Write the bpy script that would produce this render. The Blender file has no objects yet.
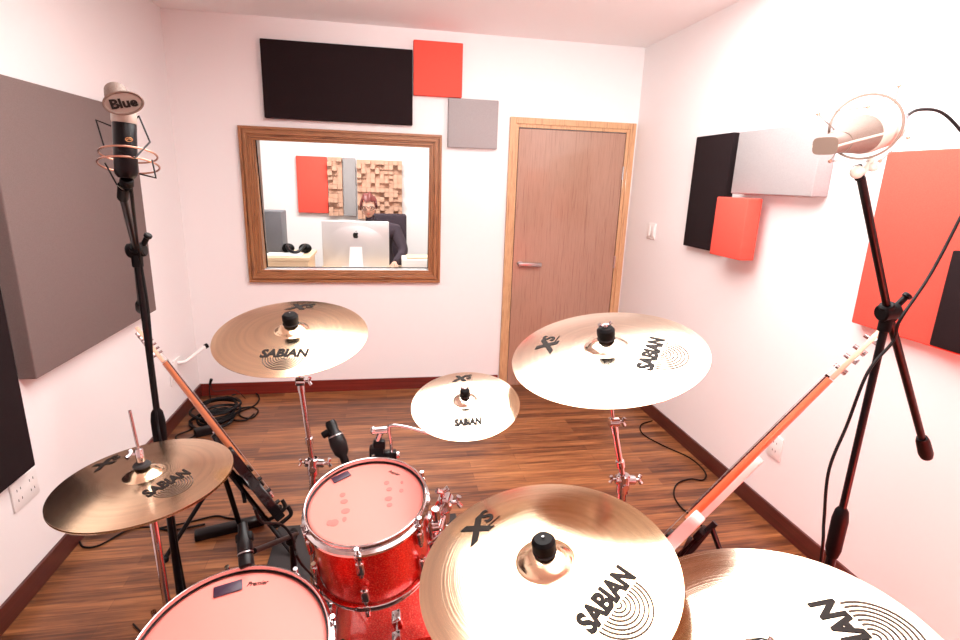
import bpy, bmesh, math, random
from mathutils import Vector, Matrix, Quaternion
random.seed(7)
C = bpy.context.scene.collection
PI = math.pi
V = Vector
# ------------------------------------------------------------------ room numbers (metres)
XL, XR, D, H = -1.396, 1.938, 4.10, 2.658
YB = -1.7
CAMZ = 1.648
# ------------------------------------------------------------------ materials
def mat(name, col=(.8,.8,.8), rough=.5, metal=0., spec=.5, emit=None, es=0., coat=0., trans=0., sub=None, aniso=0.):
    m = bpy.data.materials.new(name); m.use_nodes = True
    b = m.node_tree.nodes['Principled BSDF']
    b.inputs['Base Color'].default_value = (*col, 1)
    b.inputs['Roughness'].default_value = rough
    b.inputs['Metallic'].default_value = metal
    b.inputs['Specular IOR Level'].default_value = spec
    b.inputs['Coat Weight'].default_value = coat
    b.inputs['Coat Roughness'].default_value = .08
    b.inputs['Transmission Weight'].default_value = trans
    b.inputs['Anisotropic'].default_value = aniso
    if emit: b.inputs['Emission Color'].default_value = (*emit, 1); b.inputs['Emission Strength'].default_value = es
    return m
def nt(m): return m.node_tree, m.node_tree.nodes['Principled BSDF']
def node(t, ty, **k):
    n = t.nodes.new(ty)
    for a, b in k.items():
        if a.startswith('i_'):
            key = a[2:].replace('_', ' ')
            n.inputs[key].default_value = b
        else: setattr(n, a, b)
    return n
def coords(t, kind='Object', scale=(1,1,1), rot=(0,0,0)):
    tc = node(t, 'ShaderNodeTexCoord'); mp = node(t, 'ShaderNodeMapping')
    mp.inputs['Scale'].default_value = scale; mp.inputs['Rotation'].default_value = rot
    t.links.new(tc.outputs[kind], mp.inputs['Vector']); return mp.outputs['Vector']
def ramp(t, fac, stops):
    r = node(t, 'ShaderNodeValToRGB'); e = r.color_ramp.elements
    e[0].position = stops[0][0]; e[0].color = (*stops[0][1], 1)
    e[1].position = stops[-1][0]; e[1].color = (*stops[-1][1], 1)
    for p, c in stops[1:-1]:
        x = e.new(p); x.color = (*c, 1)
    t.links.new(fac, r.inputs['Fac']); return r.outputs['Color']
def bump(t, b, h, s=.3, d=.01):
    n = node(t, 'ShaderNodeBump'); n.inputs['Strength'].default_value = s; n.inputs['Distance'].default_value = d
    t.links.new(h, n.inputs['Height']); t.links.new(n.outputs['Normal'], b.inputs['Normal'])
def wood(name, c0, c1, scale, rough=.35, axis='z', coat=0., c2=None, st_=.06):
    m = mat(name, c0, rough, coat=coat); t, b = nt(m)
    sc = {'x': (scale*st_, scale, scale), 'y': (scale, scale*st_, scale), 'z': (scale, scale, scale*st_)}[axis]
    v = coords(t, 'Object', sc)
    n = node(t, 'ShaderNodeTexNoise', i_Scale=3., i_Detail=5., i_Roughness=.6, i_Distortion=.4); t.links.new(v, n.inputs['Vector'])
    st = [(.32, c0), (.68, c1)] if c2 is None else [(.3, c0), (.5, c1), (.72, c2)]
    t.links.new(ramp(t, n.outputs['Fac'], st), b.inputs['Base Color'])
    bump(t, b, n.outputs['Fac'], .06, .002); return m
def fabric(name, col, rough=.95):
    m = mat(name, col, rough, spec=.15); t, b = nt(m)
    n = node(t, 'ShaderNodeTexNoise', i_Scale=420., i_Detail=3.); t.links.new(coords(t), n.inputs['Vector'])
    c = ramp(t, n.outputs['Fac'], [(.3, tuple(x*.86 for x in col)), (.7, tuple(min(1, x*1.1) for x in col))])
    t.links.new(c, b.inputs['Base Color']); bump(t, b, n.outputs['Fac'], .25, .001); return m
M = {}
m = M['wall'] = mat('white_wall_paint', (.86,.84,.835), .55, spec=.3); t, b = nt(m)
n = node(t, 'ShaderNodeTexNoise', i_Scale=90., i_Detail=4.); t.links.new(coords(t), n.inputs['Vector']); bump(t, b, n.outputs['Fac'], .05, .002)
M['ceiling'] = mat('ceiling_paint', (.92,.91,.905), .7, spec=.2)
# floor: laminate strips running along x
m = M['floor'] = mat('laminate_strips', (.3,.13,.06), .33, spec=.45); t, b = nt(m)
v = coords(t, 'Object')
br = node(t, 'ShaderNodeTexBrick', offset=.37, offset_frequency=2)
for k, x in (('Scale', 1.), ('Mortar Size', .0012), ('Mortar Smooth', .2), ('Brick Width', .78), ('Row Height', .064), ('Bias', 0.)): br.inputs[k].default_value = x
br.inputs['Color1'].default_value = (.0,.0,.0,1); br.inputs['Color2'].default_value = (1,1,1,1); br.inputs['Mortar'].default_value = (.0,.0,.0,1)
t.links.new(v, br.inputs['Vector'])
v2 = coords(t, 'Object', (1.5, 26, 1))
n1 = node(t, 'ShaderNodeTexNoise', i_Scale=2.2, i_Detail=6., i_Roughness=.62, i_Distortion=.5); t.links.new(v2, n1.inputs['Vector'])
v3 = coords(t, 'Object', (.5, 8, 1))
n2 = node(t, 'ShaderNodeTexNoise', i_Scale=2., i_Detail=2.); t.links.new(v3, n2.inputs['Vector'])
mx = node(t, 'ShaderNodeMix', data_type='FLOAT'); mx.inputs[0].default_value = .20
t.links.new(n1.outputs['Fac'], mx.inputs[2]); t.links.new(br.outputs['Color'], mx.inputs[3])
mx2 = node(t, 'ShaderNodeMix', data_type='FLOAT'); mx2.inputs[0].default_value = .3
t.links.new(mx.outputs[0], mx2.inputs[2]); t.links.new(n2.outputs['Fac'], mx2.inputs[3])
col = ramp(t, mx2.outputs[0], [(.31, (.036,.011,.006)), (.43, (.11,.036,.014)), (.55, (.25,.092,.033)), (.70, (.44,.19,.072))])
t.links.new(col, b.inputs['Base Color'])
bump(t, b, n1.outputs['Fac'], .05, .002)
M['skirting'] = wood('red_lit_skirting_wood', (.10,.010,.008), (.20,.022,.014), 30, .24, 'x', .5, None, .02)  # red light on the back skirting put into a brighter, redder wood
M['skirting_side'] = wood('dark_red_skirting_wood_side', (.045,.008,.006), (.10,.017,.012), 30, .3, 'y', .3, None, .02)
M['frame_wood'] = wood('window_frame_oak', (.11,.036,.014), (.36,.155,.060), 30, .45, 'x', .05, (.26,.10,.042))
M['frame_wood_v'] = wood('door_frame_oak', (.36,.18,.085), (.62,.38,.20), 30, .42, 'z', .1, (.48,.26,.13))
M['frame_wood_z'] = wood('window_frame_oak_upright', (.11,.036,.014), (.36,.155,.060), 30, .45, 'z', .05, (.26,.10,.042))
M['door'] = wood('door_veneer', (.24,.125,.085), (.40,.24,.17), 60, .28, 'z', .5, (.32,.18,.125), .02)
M['grey_fabric'] = fabric('grey_acoustic_fabric', (.19,.145,.135))
M['lightgrey_fabric'] = fabric('light_grey_acoustic_fabric', (.36,.34,.34))
M['black_fabric'] = fabric('black_acoustic_fabric', (.017,.010,.011))
M['red_fabric'] = fabric('red_acoustic_fabric', (.86,.105,.075))
M['rug'] = fabric('dark_rug_pile', (.045,.04,.04))
M['chrome'] = mat('chrome', (.62,.59,.60), .10, 1.)
M['steel'] = mat('brushed_steel', (.45,.43,.43), .3, 1.)
M['black_metal'] = mat('black_powder_coat', (.0035,.003,.004), .34, 0., .22)
M['black_rubber'] = mat('black_rubber', (.003,.0025,.003), .5, 0., .15)
M['black_plastic'] = mat('black_plastic', (.004,.0035,.004), .38, 0., .25)
M['cable'] = mat('black_cable_jacket', (.004,.0035,.004), .5, 0., .2)
M['white_plastic'] = mat('white_plastic', (.84,.82,.8), .35)
M['ink'] = mat('black_print_ink', (.016,.012,.010), .6, 0., .15)
M['ink_soft'] = mat('grey_print_ink', (.10,.075,.06), .7, 0., .1)
M['felt'] = mat('felt', (.03,.028,.028), .95)
# bronze with lathing rings
def bronze(name, col, rough):
    m = mat(name, col, rough, 1., aniso=.5); t, b = nt(m)
    tg = node(t, 'ShaderNodeTangent', direction_type='RADIAL', axis='Z'); t.links.new(tg.outputs[0], b.inputs['Tangent'])
    tc = node(t, 'ShaderNodeTexCoord')
    sp = node(t, 'ShaderNodeSeparateXYZ'); t.links.new(tc.outputs['Object'], sp.inputs[0])
    cb = node(t, 'ShaderNodeCombineXYZ'); t.links.new(sp.outputs[0], cb.inputs[0]); t.links.new(sp.outputs[1], cb.inputs[1])
    ln = node(t, 'ShaderNodeVectorMath', operation='LENGTH'); t.links.new(cb.outputs[0], ln.inputs[0])
    nz = node(t, 'ShaderNodeTexNoise', noise_dimensions='1D', i_Scale=520., i_Detail=3.); t.links.new(ln.outputs['Value'], nz.inputs['W'])
    nb = node(t, 'ShaderNodeTexNoise', noise_dimensions='1D', i_Scale=60., i_Detail=2.); t.links.new(ln.outputs['Value'], nb.inputs['W'])
    c = ramp(t, nb.outputs['Fac'], [(.35, tuple(x*.93 for x in col)), (.65, tuple(min(1, x*1.05) for x in col))])
    t.links.new(c, b.inputs['Base Color']); bump(t, b, nz.outputs['Fac'], .16, .0006)
    return m
M['bronze'] = bronze('cast_bronze', (.87,.68,.46), .15)
M['bronze_pale'] = bronze('pale_brilliant_bronze', (.84,.71,.56), .15)
m = M['sparkle'] = mat('red_sparkle_lacquer', (.72,.012,.012), .28, .5, coat=1.); t, b = nt(m)
vo = node(t, 'ShaderNodeTexVoronoi', i_Scale=650.); t.links.new(coords(t), vo.inputs['Vector'])
sp = node(t, 'ShaderNodeSeparateColor'); t.links.new(vo.outputs['Color'], sp.inputs[0])
t.links.new(ramp(t, sp.outputs[0], [(.0, (.62,.0,.0)), (.8, (1.,.03,.015)), (.98, (1.,.2,.12))]), b.inputs['Base Color'])
bump(t, b, sp.outputs[1], .10, .0005)
m = M['head'] = mat('pink_lit_coated_head', (.90,.26,.22), .42, spec=.2)  # pink glow of the red light painted into the head colour
M['head_mark'] = mat('stick_mark', (.78,.135,.11), .45)
M['purple_gel'] = mat('dark_purple_gel_pad', (.035,.013,.035), .4)
M['cream'] = mat('cream_enamel', (.46,.40,.34), .3, coat=.3)
m = M['mesh'] = mat('taupe_mic_grille', (.17,.12,.095), .5, .3); t, b = nt(m)
w = node(t, 'ShaderNodeTexVoronoi', i_Scale=700.); t.links.new(coords(t), w.inputs['Vector']); bump(t, b, w.outputs['Distance'], .6, .001)
M['copper'] = mat('copper_wire', (.55,.30,.22), .3, .9)
M['taupe'] = mat('taupe_metal', (.17,.115,.09), .45, .3)
M['gold'] = mat('gold', (.55,.30,.12), .35, 1.)
M['neck'] = wood('red_lit_maple_neck', (.66,.20,.08), (.80,.30,.14), 10, .3, 'z', .3)  # tint of the red lamp painted into the neck wood
M['rosewood'] = mat('rosewood', (.06,.015,.01), .45)
M['guitar_black'] = mat('black_gloss', (.004,.002,.003), .22, coat=.15)
M['guitar_white'] = mat('white_gloss', (.80,.66,.62), .18, coat=.6)
M['maple'] = wood('pale_maple', (.74,.44,.30), (.85,.58,.42), 10, .35)
M['glass'] = mat('window_glass', (1,1,1), .0, trans=1.); nt(M['glass'])[1].inputs['IOR'].default_value = 1.05
M['desk_wood'] = wood('pale_desk_wood', (.66,.46,.28), (.80,.60,.40), 8, .5, 'x')
M['diffuser_wood'] = mat('pine_blocks', (.60,.35,.24), .6)
M['diffuser_wood_dark'] = mat('shadowed_pine_blocks', (.60,.36,.18), .6)
M['aluminium'] = mat('aluminium', (.62,.60,.60), .35, .5)
M['skin'] = mat('skin', (.72,.40,.30), .5)
M['hair'] = mat('reddish_hair', (.13,.022,.018), .5)
M['jacket'] = mat('dark_jacket', (.035,.02,.03), .85)
M['shirt'] = mat('red_shirt', (.45,.05,.05), .8)
M['lens'] = mat('spectacle_lens', (.5,.4,.4), .1)
M['lamp_face'] = mat('led_panel_face', (1,1,1), .5, emit=(1,.98,.95), es=1.)
# ------------------------------------------------------------------ helpers
ORG = {}
def NB(): return bmesh.new()
SPLIT = {'spider_wires', 'tension_rod', 'clamp_bolt', 'cord_pins', 'socket_slots', 'leg_collar', 'wing_bolt', 'tilter', 'clamp', 'clutch', 'rim_clamp', 'foot_pedal', 'lower_tube', 'tuning_peg'}
NEWN = {'cord_pins': 'cord_pin', 'socket_slots': 'socket_slot', 'spider_wires': 'spider_wire'}
def obj(name, bm, material, parent=None, smooth=True, autos=40, local=False):
    """pieces of a hardware part that do not touch become parts of their own"""
    if name in SPLIT:
        gs = []; seen = set()
        for v0 in bm.verts:
            if v0 in seen: continue
            st = [v0]; isl = []; seen.add(v0)
            while st:
                v = st.pop(); isl.append(v)
                for e_ in v.link_edges:
                    w_ = e_.other_vert(v)
                    if w_ not in seen: seen.add(w_); st.append(w_)
            lo = [min(v.co[k] for v in isl)-.001 for k in range(3)]; hi = [max(v.co[k] for v in isl)+.001 for k in range(3)]
            gs.append([isl, lo, hi])
        ch = True
        while ch:
            ch = False
            for i in range(len(gs)):
                for j in range(i+1, len(gs)):
                    a, c = gs[i], gs[j]
                    if all(a[1][k] <= c[2][k] and c[1][k] <= a[2][k] for k in range(3)):
                        gs[i] = [a[0]+c[0], [min(a[1][k], c[1][k]) for k in range(3)], [max(a[2][k], c[2][k]) for k in range(3)]]; gs.pop(j); ch = True; break
                if ch: break
        res = None
        for g in gs[1:]:
            b2 = bm.copy(); b2.verts.ensure_lookup_table(); bm.verts.index_update(); ids = {v.index for v in g[0]}
            bmesh.ops.delete(b2, geom=[v for i, v in enumerate(b2.verts) if i not in ids], context='VERTS')
            obj_one(NEWN.get(name, name), b2, material, parent, smooth, autos, local)
        keep = set(gs[0][0]); bmesh.ops.delete(bm, geom=[v for v in bm.verts if v not in keep], context='VERTS')
    return obj_one(NEWN.get(name, name), bm, material, parent, smooth, autos, local)
def obj_one(name, bm, material, parent=None, smooth=True, autos=40, local=False):
    """link the bmesh as one mesh object; coordinates are world ones unless local"""
    org = V((0,0,0))
    if parent is not None and not local: org = ORG.get(parent.name, V((0,0,0)))
    if org.length: bmesh.ops.translate(bm, verts=bm.verts, vec=-org)
    bmesh.ops.recalc_face_normals(bm, faces=bm.faces)
    me = bpy.data.meshes.new(name); 
    if smooth:
        for f in bm.faces: f.smooth = True
        for e in bm.edges:
            if len(e.link_faces) == 2 and e.calc_face_angle(0) > math.radians(autos): e.smooth = False
    bm.to_mesh(me); bm.free()
    for mm in (material if isinstance(material, (list, tuple)) else [material]): me.materials.append(mm)
    o = bpy.data.objects.new(name, me); C.objects.link(o)
    if parent is not None: o.parent = parent
    ORG[o.name] = org
    return o
def tag(o, label, cat, group=None, kind=None):
    o['label'] = label; o['category'] = cat
    if group: o['group'] = group
    if kind: o['kind'] = kind
    return o
def thing(name, label, cat, loc=(0,0,0), group=None, mw=None):
    o = bpy.data.objects.new(name, None); C.objects.link(o); o.empty_display_size = .05
    if mw is not None: o.matrix_world = mw; ORG[o.name] = V((0,0,0))
    else: o.location = loc; ORG[o.name] = V(loc)
    return tag(o, label, cat, group)
def single(name, bm, material, label, cat, loc=(0,0,0), group=None, **k):
    bmesh.ops.translate(bm, verts=bm.verts, vec=-V(loc))
    o = obj(name, bm, material, **k); o.location = loc
    return tag(o, label, cat, group)
def struct(name, bm, material, parent=None, **k):
    o = obj(name, bm, material, parent, **k)
    if parent is None: o['kind'] = 'structure'
    return o
def frame(z, x=(1,0,0), o=(0,0,0)):
    z = V(z).normalized(); x = V(x); x = (x - z*x.dot(z)).normalized(); y = z.cross(x)
    m = Matrix((x, y, z)).transposed().to_4x4(); m.translation = V(o); return m
def box(bm, a, b_, bev=0., mw=None, seg=2):
    a, b_ = V(a), V(b_); r = bmesh.ops.create_cube(bm, size=1.); vs = r['verts']
    c = (a+b_)/2; s = b_-a
    for v in vs: v.co = V((c.x+v.co.x*s.x, c.y+v.co.y*s.y, c.z+v.co.z*s.z))
    if bev:
        es = list({e for v in vs for e in v.link_edges})
        r2 = bmesh.ops.bevel(bm, geom=es, offset=bev, segments=seg, affect='EDGES', profile=.5)
        vs = list({v for f in r2['faces'] for v in f.verts} | {v for v in vs if v.is_valid})
    if mw is not None: bmesh.ops.transform(bm, matrix=mw, verts=vs)
    return vs
def lathe(bm, prof, mw=None, seg=40, closed=False, ang=2*PI):
    """prof: (r, z) pairs"""
    rings = []; vs_all = []
    for r, z in prof:
        if r < 1e-6:
            v = bm.verts.new((0,0,z)); rings.append([v]); vs_all.append(v)
        else:
            ring = [bm.verts.new((r*math.cos(ang*i/seg), r*math.sin(ang*i/seg), z)) for i in range(seg)]
            rings.append(ring); vs_all += ring
    n = len(rings)
    for k in range(n if closed else n-1):
        a, c = rings[k], rings[(k+1) % n]
        for i in range(seg):
            j = (i+1) % seg
            if len(a) == 1 and len(c) == 1: continue
            if len(a) == 1: bm.faces.new((a[0], c[i], c[j]))
            elif len(c) == 1: bm.faces.new((a[i], a[j], c[0]))
            else: bm.faces.new((a[i], a[j], c[j], c[i]))
    if mw is not None: bmesh.ops.transform(bm, matrix=mw, verts=vs_all)
    return vs_all
def cyl(bm, p, q_, r, r2=None, seg=20, bev=0.):
    p, q_ = V(p), V(q_); d = q_-p; L = d.length; r2 = r if r2 is None else r2
    m = frame(d, (1,0,0) if abs(d.normalized().x) < .9 else (0,1,0), p)
    if bev: prof = [(0,0), (r-bev,0), (r,bev), (r2,L-bev), (r2-bev,L), (0,L)]
    else: prof = [(0,0), (r,0), (r2,L), (0,L)]
    return lathe(bm, prof, m, seg)
def catmull(pts, n=8):
    pts = [V(p) for p in pts]; out = []
    P = [pts[0]*2-pts[1]] + pts + [pts[-1]*2-pts[-2]]
    for i in range(1, len(P)-2):
        for k in range(n):
            s = k/n; a, b_, c, d = P[i-1], P[i], P[i+1], P[i+2]
            out.append(.5*((2*b_)+(c-a)*s+(2*a-5*b_+4*c-d)*s*s+(3*b_-a-3*c+d)*s**3))
    out.append(pts[-1]); return out
def tube(bm, pts, r, seg=8, smooth=0, closed=False):
    pts = catmull(pts, smooth) if smooth else [V(p) for p in pts]
    n = len(pts); rs = r if isinstance(r, (list, tuple)) else [r]*n
    tg = []
    for i in range(n):
        a = pts[(i-1) % n] if (closed or i) else pts[0]; b_ = pts[(i+1) % n] if (closed or i < n-1) else pts[-1]
        tg.append((b_-a).normalized())
    u = tg[0].orthogonal().normalized(); rings = []
    for i in range(n):
        u = (u - tg[i]*u.dot(tg[i])).normalized(); w = tg[i].cross(u)
        rings.append([bm.verts.new(pts[i] + rs[i]*(math.cos(2*PI*k/seg)*u + math.sin(2*PI*k/seg)*w)) for k in range(seg)])
    for i in range(n if closed else n-1):
        a, b_ = rings[i], rings[(i+1) % n]
        for k in range(seg):
            j = (k+1) % seg; bm.faces.new((a[k], a[j], b_[j], b_[k]))
    if not closed:
        bm.faces.new(rings[0][::-1]); bm.faces.new(rings[-1])
    return [v for rr in rings for v in rr]
def torus(bm, R, r, mw, seg=48, rs=8, sx=1., sy=1.):
    pts = [mw @ V((R*sx*math.cos(2*PI*i/seg), R*sy*math.sin(2*PI*i/seg), 0)) for i in range(seg)]
    return tube(bm, pts, r, rs, closed=True)
def prism(bm, poly, z0, z1, mw=None, bev=0.):
    a = [bm.verts.new((x, y, z0)) for x, y in poly]; c = [bm.verts.new((x, y, z1)) for x, y in poly]
    n = len(poly); fs = [bm.faces.new(a[::-1]), bm.faces.new(c)]
    for i in range(n): fs.append(bm.faces.new((a[i], a[(i+1) % n], c[(i+1) % n], c[i])))
    vs = a+c
    if bev:
        es = [e for e in fs[0].edges] + [e for e in fs[1].edges]
        r2 = bmesh.ops.bevel(bm, geom=es, offset=bev, segments=3, affect='EDGES', profile=.5)
        vs = list({v for f in fs+r2['faces'] if f.is_valid for v in f.verts})
    if mw is not None: bmesh.ops.transform(bm, matrix=mw, verts=vs)
    return vs
def ball(bm, c, r, sc=(1,1,1), mw=None, seg=20):
    res = bmesh.ops.create_uvsphere(bm, u_segments=seg, v_segments=seg//2+2, radius=r)['verts']
    for v in res: v.co = V((v.co.x*sc[0], v.co.y*sc[1], v.co.z*sc[2]))
    if mw is not None: bmesh.ops.transform(bm, matrix=mw, verts=res)
    bmesh.ops.translate(bm, verts=res, vec=V(c)); return res
def text_bm(s, size=1., shear=0., bold=0., extrude=0., sx=1.):
    """centred text as a flat bmesh in local xy; the cap height equals size"""
    cu = bpy.data.curves.new('t', 'FONT'); cu.body = s; cu.size = size/.73; cu.shear = shear; cu.offset = bold
    cu.align_x = 'CENTER'; cu.extrude = extrude; cu.resolution_u = 4
    o = bpy.data.objects.new('t', cu); C.objects.link(o); bpy.context.view_layer.update()
    me = bpy.data.meshes.new_from_object(o.evaluated_get(bpy.context.evaluated_depsgraph_get()))
    bm = NB(); bm.from_mesh(me); bpy.data.objects.remove(o); bpy.data.meshes.remove(me)
    for v in bm.verts: v.co.x *= sx
    return bm
def xform(bm, f):
    for v in bm.verts: v.co = V(f(v.co))
def text_w(bm): xs = [v.co.x for v in bm.verts]; return max(xs)-min(xs)
# camera geometry (only used to write positions found on the photograph as 3D points)
F_, P_, Y_, R_ = 533.26, .25339, -.18104, .03381
fw = V((-math.sin(Y_)*math.cos(P_), math.cos(Y_)*math.cos(P_), -math.sin(P_)))
rt = V((math.cos(Y_), math.sin(Y_), 0)); up = rt.cross(fw)
rt, up = math.cos(R_)*rt+math.sin(R_)*up, -math.sin(R_)*rt+math.cos(R_)*up
def at(u, v, depth=None, y=None, z=None, x=None):
    d = fw + rt*((u-480)/F_) + up*((320-v)/F_); o = V((0,0,CAMZ))
    t = depth if depth else (y/d.y if y is not None else ((z-CAMZ)/d.z if z is not None else x/d.x))
    return o+d*t
# ------------------------------------------------------------------ the room
T = .12
b = NB(); box(b, (XL-T, YB-T, -.1), (XR+T, D+.2, 0)); struct('floor', b, M['floor'], smooth=False)
b = NB(); box(b, (XL-T, YB-T, H), (XR+T, D+.2, H+.1)); struct('ceiling', b, M['ceiling'], smooth=False)
b = NB(); box(b, (XL-T, YB-T, 0), (XL, D+.2, H)); struct('wall_left', b, M['wall'], smooth=False)
b = NB(); box(b, (XR, YB-T, 0), (XR+T, D+.2, H)); struct('wall_right', b, M['wall'], smooth=False)
b = NB(); box(b, (XL, YB-T, 0), (XR, YB, H)); struct('wall_front', b, M['wall'], smooth=False)
# wall with the window opening
WX0, WX1, WZ0, WZ1 = -.90, .36, .945, 1.91
b = NB()
box(b, (XL, D, 0), (WX0, D+.2, H)); box(b, (WX1, D, 0), (XR, D+.2, H))
box(b, (WX0, D, 0), (WX1, D+.2, WZ0)); box(b, (WX0, D, WZ1), (WX1, D+.2, H))
struct('wall_back', b, M['wall'], smooth=False)
bb, bt = .096, .014
def skirt(name, a, c, mm='skirting'):
    b = NB(); box(b, a, c, .003); struct(name, b, M[mm], smooth=False)
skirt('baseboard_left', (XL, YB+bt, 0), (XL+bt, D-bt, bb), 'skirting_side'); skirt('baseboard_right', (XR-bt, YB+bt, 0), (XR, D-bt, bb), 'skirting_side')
skirt('baseboard_back', (XL, D-bt, 0), (.915, D, bb)); skirt('baseboard_front', (XL, YB, 0), (XR, YB+bt, bb))
# window: stepped wooden architrave, lining, two panes
def ringframe(b, x0, x1, z0, z1, w, y0, y1, wb=None, bev=.003, part='hv'):
    wb = wb or w
    if 'h' in part: box(b, (x0, y0, z0), (x1, y1, z0+wb), bev); box(b, (x0, y0, z1-w), (x1, y1, z1), bev)
    if 'v' in part: box(b, (x0, y0, z0+wb), (x0+w, y1, z1-w), bev); box(b, (x1-w, y0, z0+wb), (x1, y1, z1-w), bev)
wn = bpy.data.objects.new('window_1', None); C.objects.link(wn); wn.location = (-.28, D, .88); wn['kind'] = 'structure'; ORG[wn.name] = V((-.28, D, .88))
for pt_, mm_ in (('h', 'frame_wood'), ('v', 'frame_wood_z')):
    b = NB()
    for i_, (q_, w_, y_) in enumerate(((0, .018, .034), (.018, .012, .026), (.030, .020, .040), (.050, .010, .030), (.060, .016, .022), (.076, .014, .012))):
        ringframe(b, -.977+q_, .419-q_, .881+q_, 1.967-q_, w_+.0, D-y_, D-.0005, None, .002, pt_)
    obj('window_frame', b, M[mm_], wn, smooth=False)
b = NB(); ringframe(b, WX0, WX1, WZ0, WZ1, .013, D+.0005, D+.20); obj('window_lining', b, M['taupe'], wn, smooth=False)
b = NB(); Rw = Matrix(((0,0,1,0),(1,0,0,0),(0,1,0,0),(0,0,0,1)))   # wooden bead that follows the tilted glass
for x_ in (WX0+.0135, WX1-.0215): prism(b, [(D+.0005, WZ0+.014), (D+.118, WZ0+.014), (D+.014, WZ1-.014), (D+.0005, WZ1-.014)], x_, x_+.008, Rw)
obj('glazing_bead', b, M['frame_wood_z'], wn, smooth=False)
b = NB(); tl = math.atan2(.104, WZ1-WZ0-.028); mg_ = Matrix.Translation((0, D+.122, WZ0+.014)) @ Matrix.Rotation(tl, 4, 'X'); hg_ = (WZ1-WZ0-.032)/math.cos(tl)
ringframe(b, WX0+.0135, WX1-.0135, 0, hg_, .014, -.003, .009, bev=0); bmesh.ops.transform(b, matrix=mg_, verts=b.verts); obj('gasket', b, M['black_rubber'], wn, smooth=False)
b = NB(); box(b, (WX0+.0195, .000, .006), (WX1-.0195, .006, hg_-.006), 0, mg_); obj('window_pane', b, M['glass'], wn, smooth=False)
b = NB(); box(b, (WX0+.022, D+.001, WZ0+.0135), (WX1-.022, D+.116, WZ0+.024)); obj('window_sill', b, M['aluminium'], wn, smooth=False)
# door
dr = bpy.data.objects.new('door_1', None); C.objects.link(dr); dr.location = (1.42, D, 0); dr['kind'] = 'structure'; ORG[dr.name] = V((1.42, D, 0))
b = NB()
for (x0, x1, zz, w, y0) in ((.9235, 1.9175, 2.12, .045, D-.028), (.965, 1.876, 2.078, .028, D-.018)):
    box(b, (x0, y0, 0), (x0+w, D-.0005, zz), .003); box(b, (x1-w, y0, 0), (x1, D-.0005, zz), .003); box(b, (x0+w, y0, zz-w), (x1-w, D-.0005, zz), .003)
obj('door_frame', b, M['frame_wood_v'], dr, smooth=False)
b = NB(); box(b, (.993, D-.006, .004), (1.848, D-.0005, 2.048)); obj('door_gap', b, M['black_rubber'], dr, smooth=False)
b = NB(); box(b, (.998, D-.014, .006), (1.842, D-.0045, 2.043), .001); dl = obj('door_leaf', b, M['door'], dr, smooth=False)
b = NB(); box(b, (1.035, D-.054, 1.012), (1.222, D-.040, 1.042), .003); cyl(b, (1.055, D-.045, 1.029), (1.055, D-.013, 1.029), .010); cyl(b, (1.055, D-.018, 1.029), (1.055, D-.013, 1.029), .024)
obj('door_handle', b, M['steel'], dr)
for z in (.35, 1.05, 1.75):
    b = NB(); cyl(b, (1.846, D-.020, z-.05), (1.846, D-.020, z+.05), .007); obj('hinge', b, M['steel'], dr)
# ------------------------------------------------------------------ acoustic panels
def panel(a, c, m, label, group=None):
    b = NB(); box(b, a, c, .006, seg=3)
    cx = (V(a)+V(c))/2
    return single('acoustic_panel', b, M[m], label, 'acoustic panel', (cx.x, cx.y, a[2]), group, smooth=True)
e = .0008
panel((-.795, D-.05, 2.022), (.206, D-e, 2.515), 'black_fabric', 'wide black fabric panel on the back wall above the window')
panel((.212, D-.05, 2.225), (.556, D-e, 2.58), 'red_fabric', 'square red fabric panel high on the back wall above the window corner')
panel((.461, D-.05, 1.885), (.826, D-e, 2.221), 'lightgrey_fabric', 'small grey fabric panel on the back wall between window and door')
panel((XL+e, 2.20, .853), (XL+.066, 3.34, 1.962), 'grey_fabric', 'large grey-brown fabric panel on the left wall')
panel((XL+e, 1.00, .525), (XL+.05, 2.130, 1.75), 'black_fabric', 'black fabric panel low on the left wall at the photo edge')
panel((XR-.05, 2.80, 1.297), (XR-e, 3.165, 1.957), 'black_fabric', 'upright black fabric panel on the right wall nearest the door')
panel((XR-.085, 2.125, 1.632), (XR-e, 2.70, 1.948), 'lightgrey_fabric', 'light grey fabric panel on the right wall behind the microphone')
panel((XR-.135, 2.475, 1.298), (XR-e-.05, 2.74, 1.612), 'red_fabric', 'thick small red fabric box panel on the right wall')
panel((XR-.05, .88, 1.138), (XR-e, 1.829, 1.809), 'red_fabric', 'large red fabric panel on the right wall behind the boom stand')
panel((XR-.072, .70, 1.148), (XR-.051, 1.484, 1.479), 'black_fabric', 'black fabric panel overlapping the large red panel at the photo edge')
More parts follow.
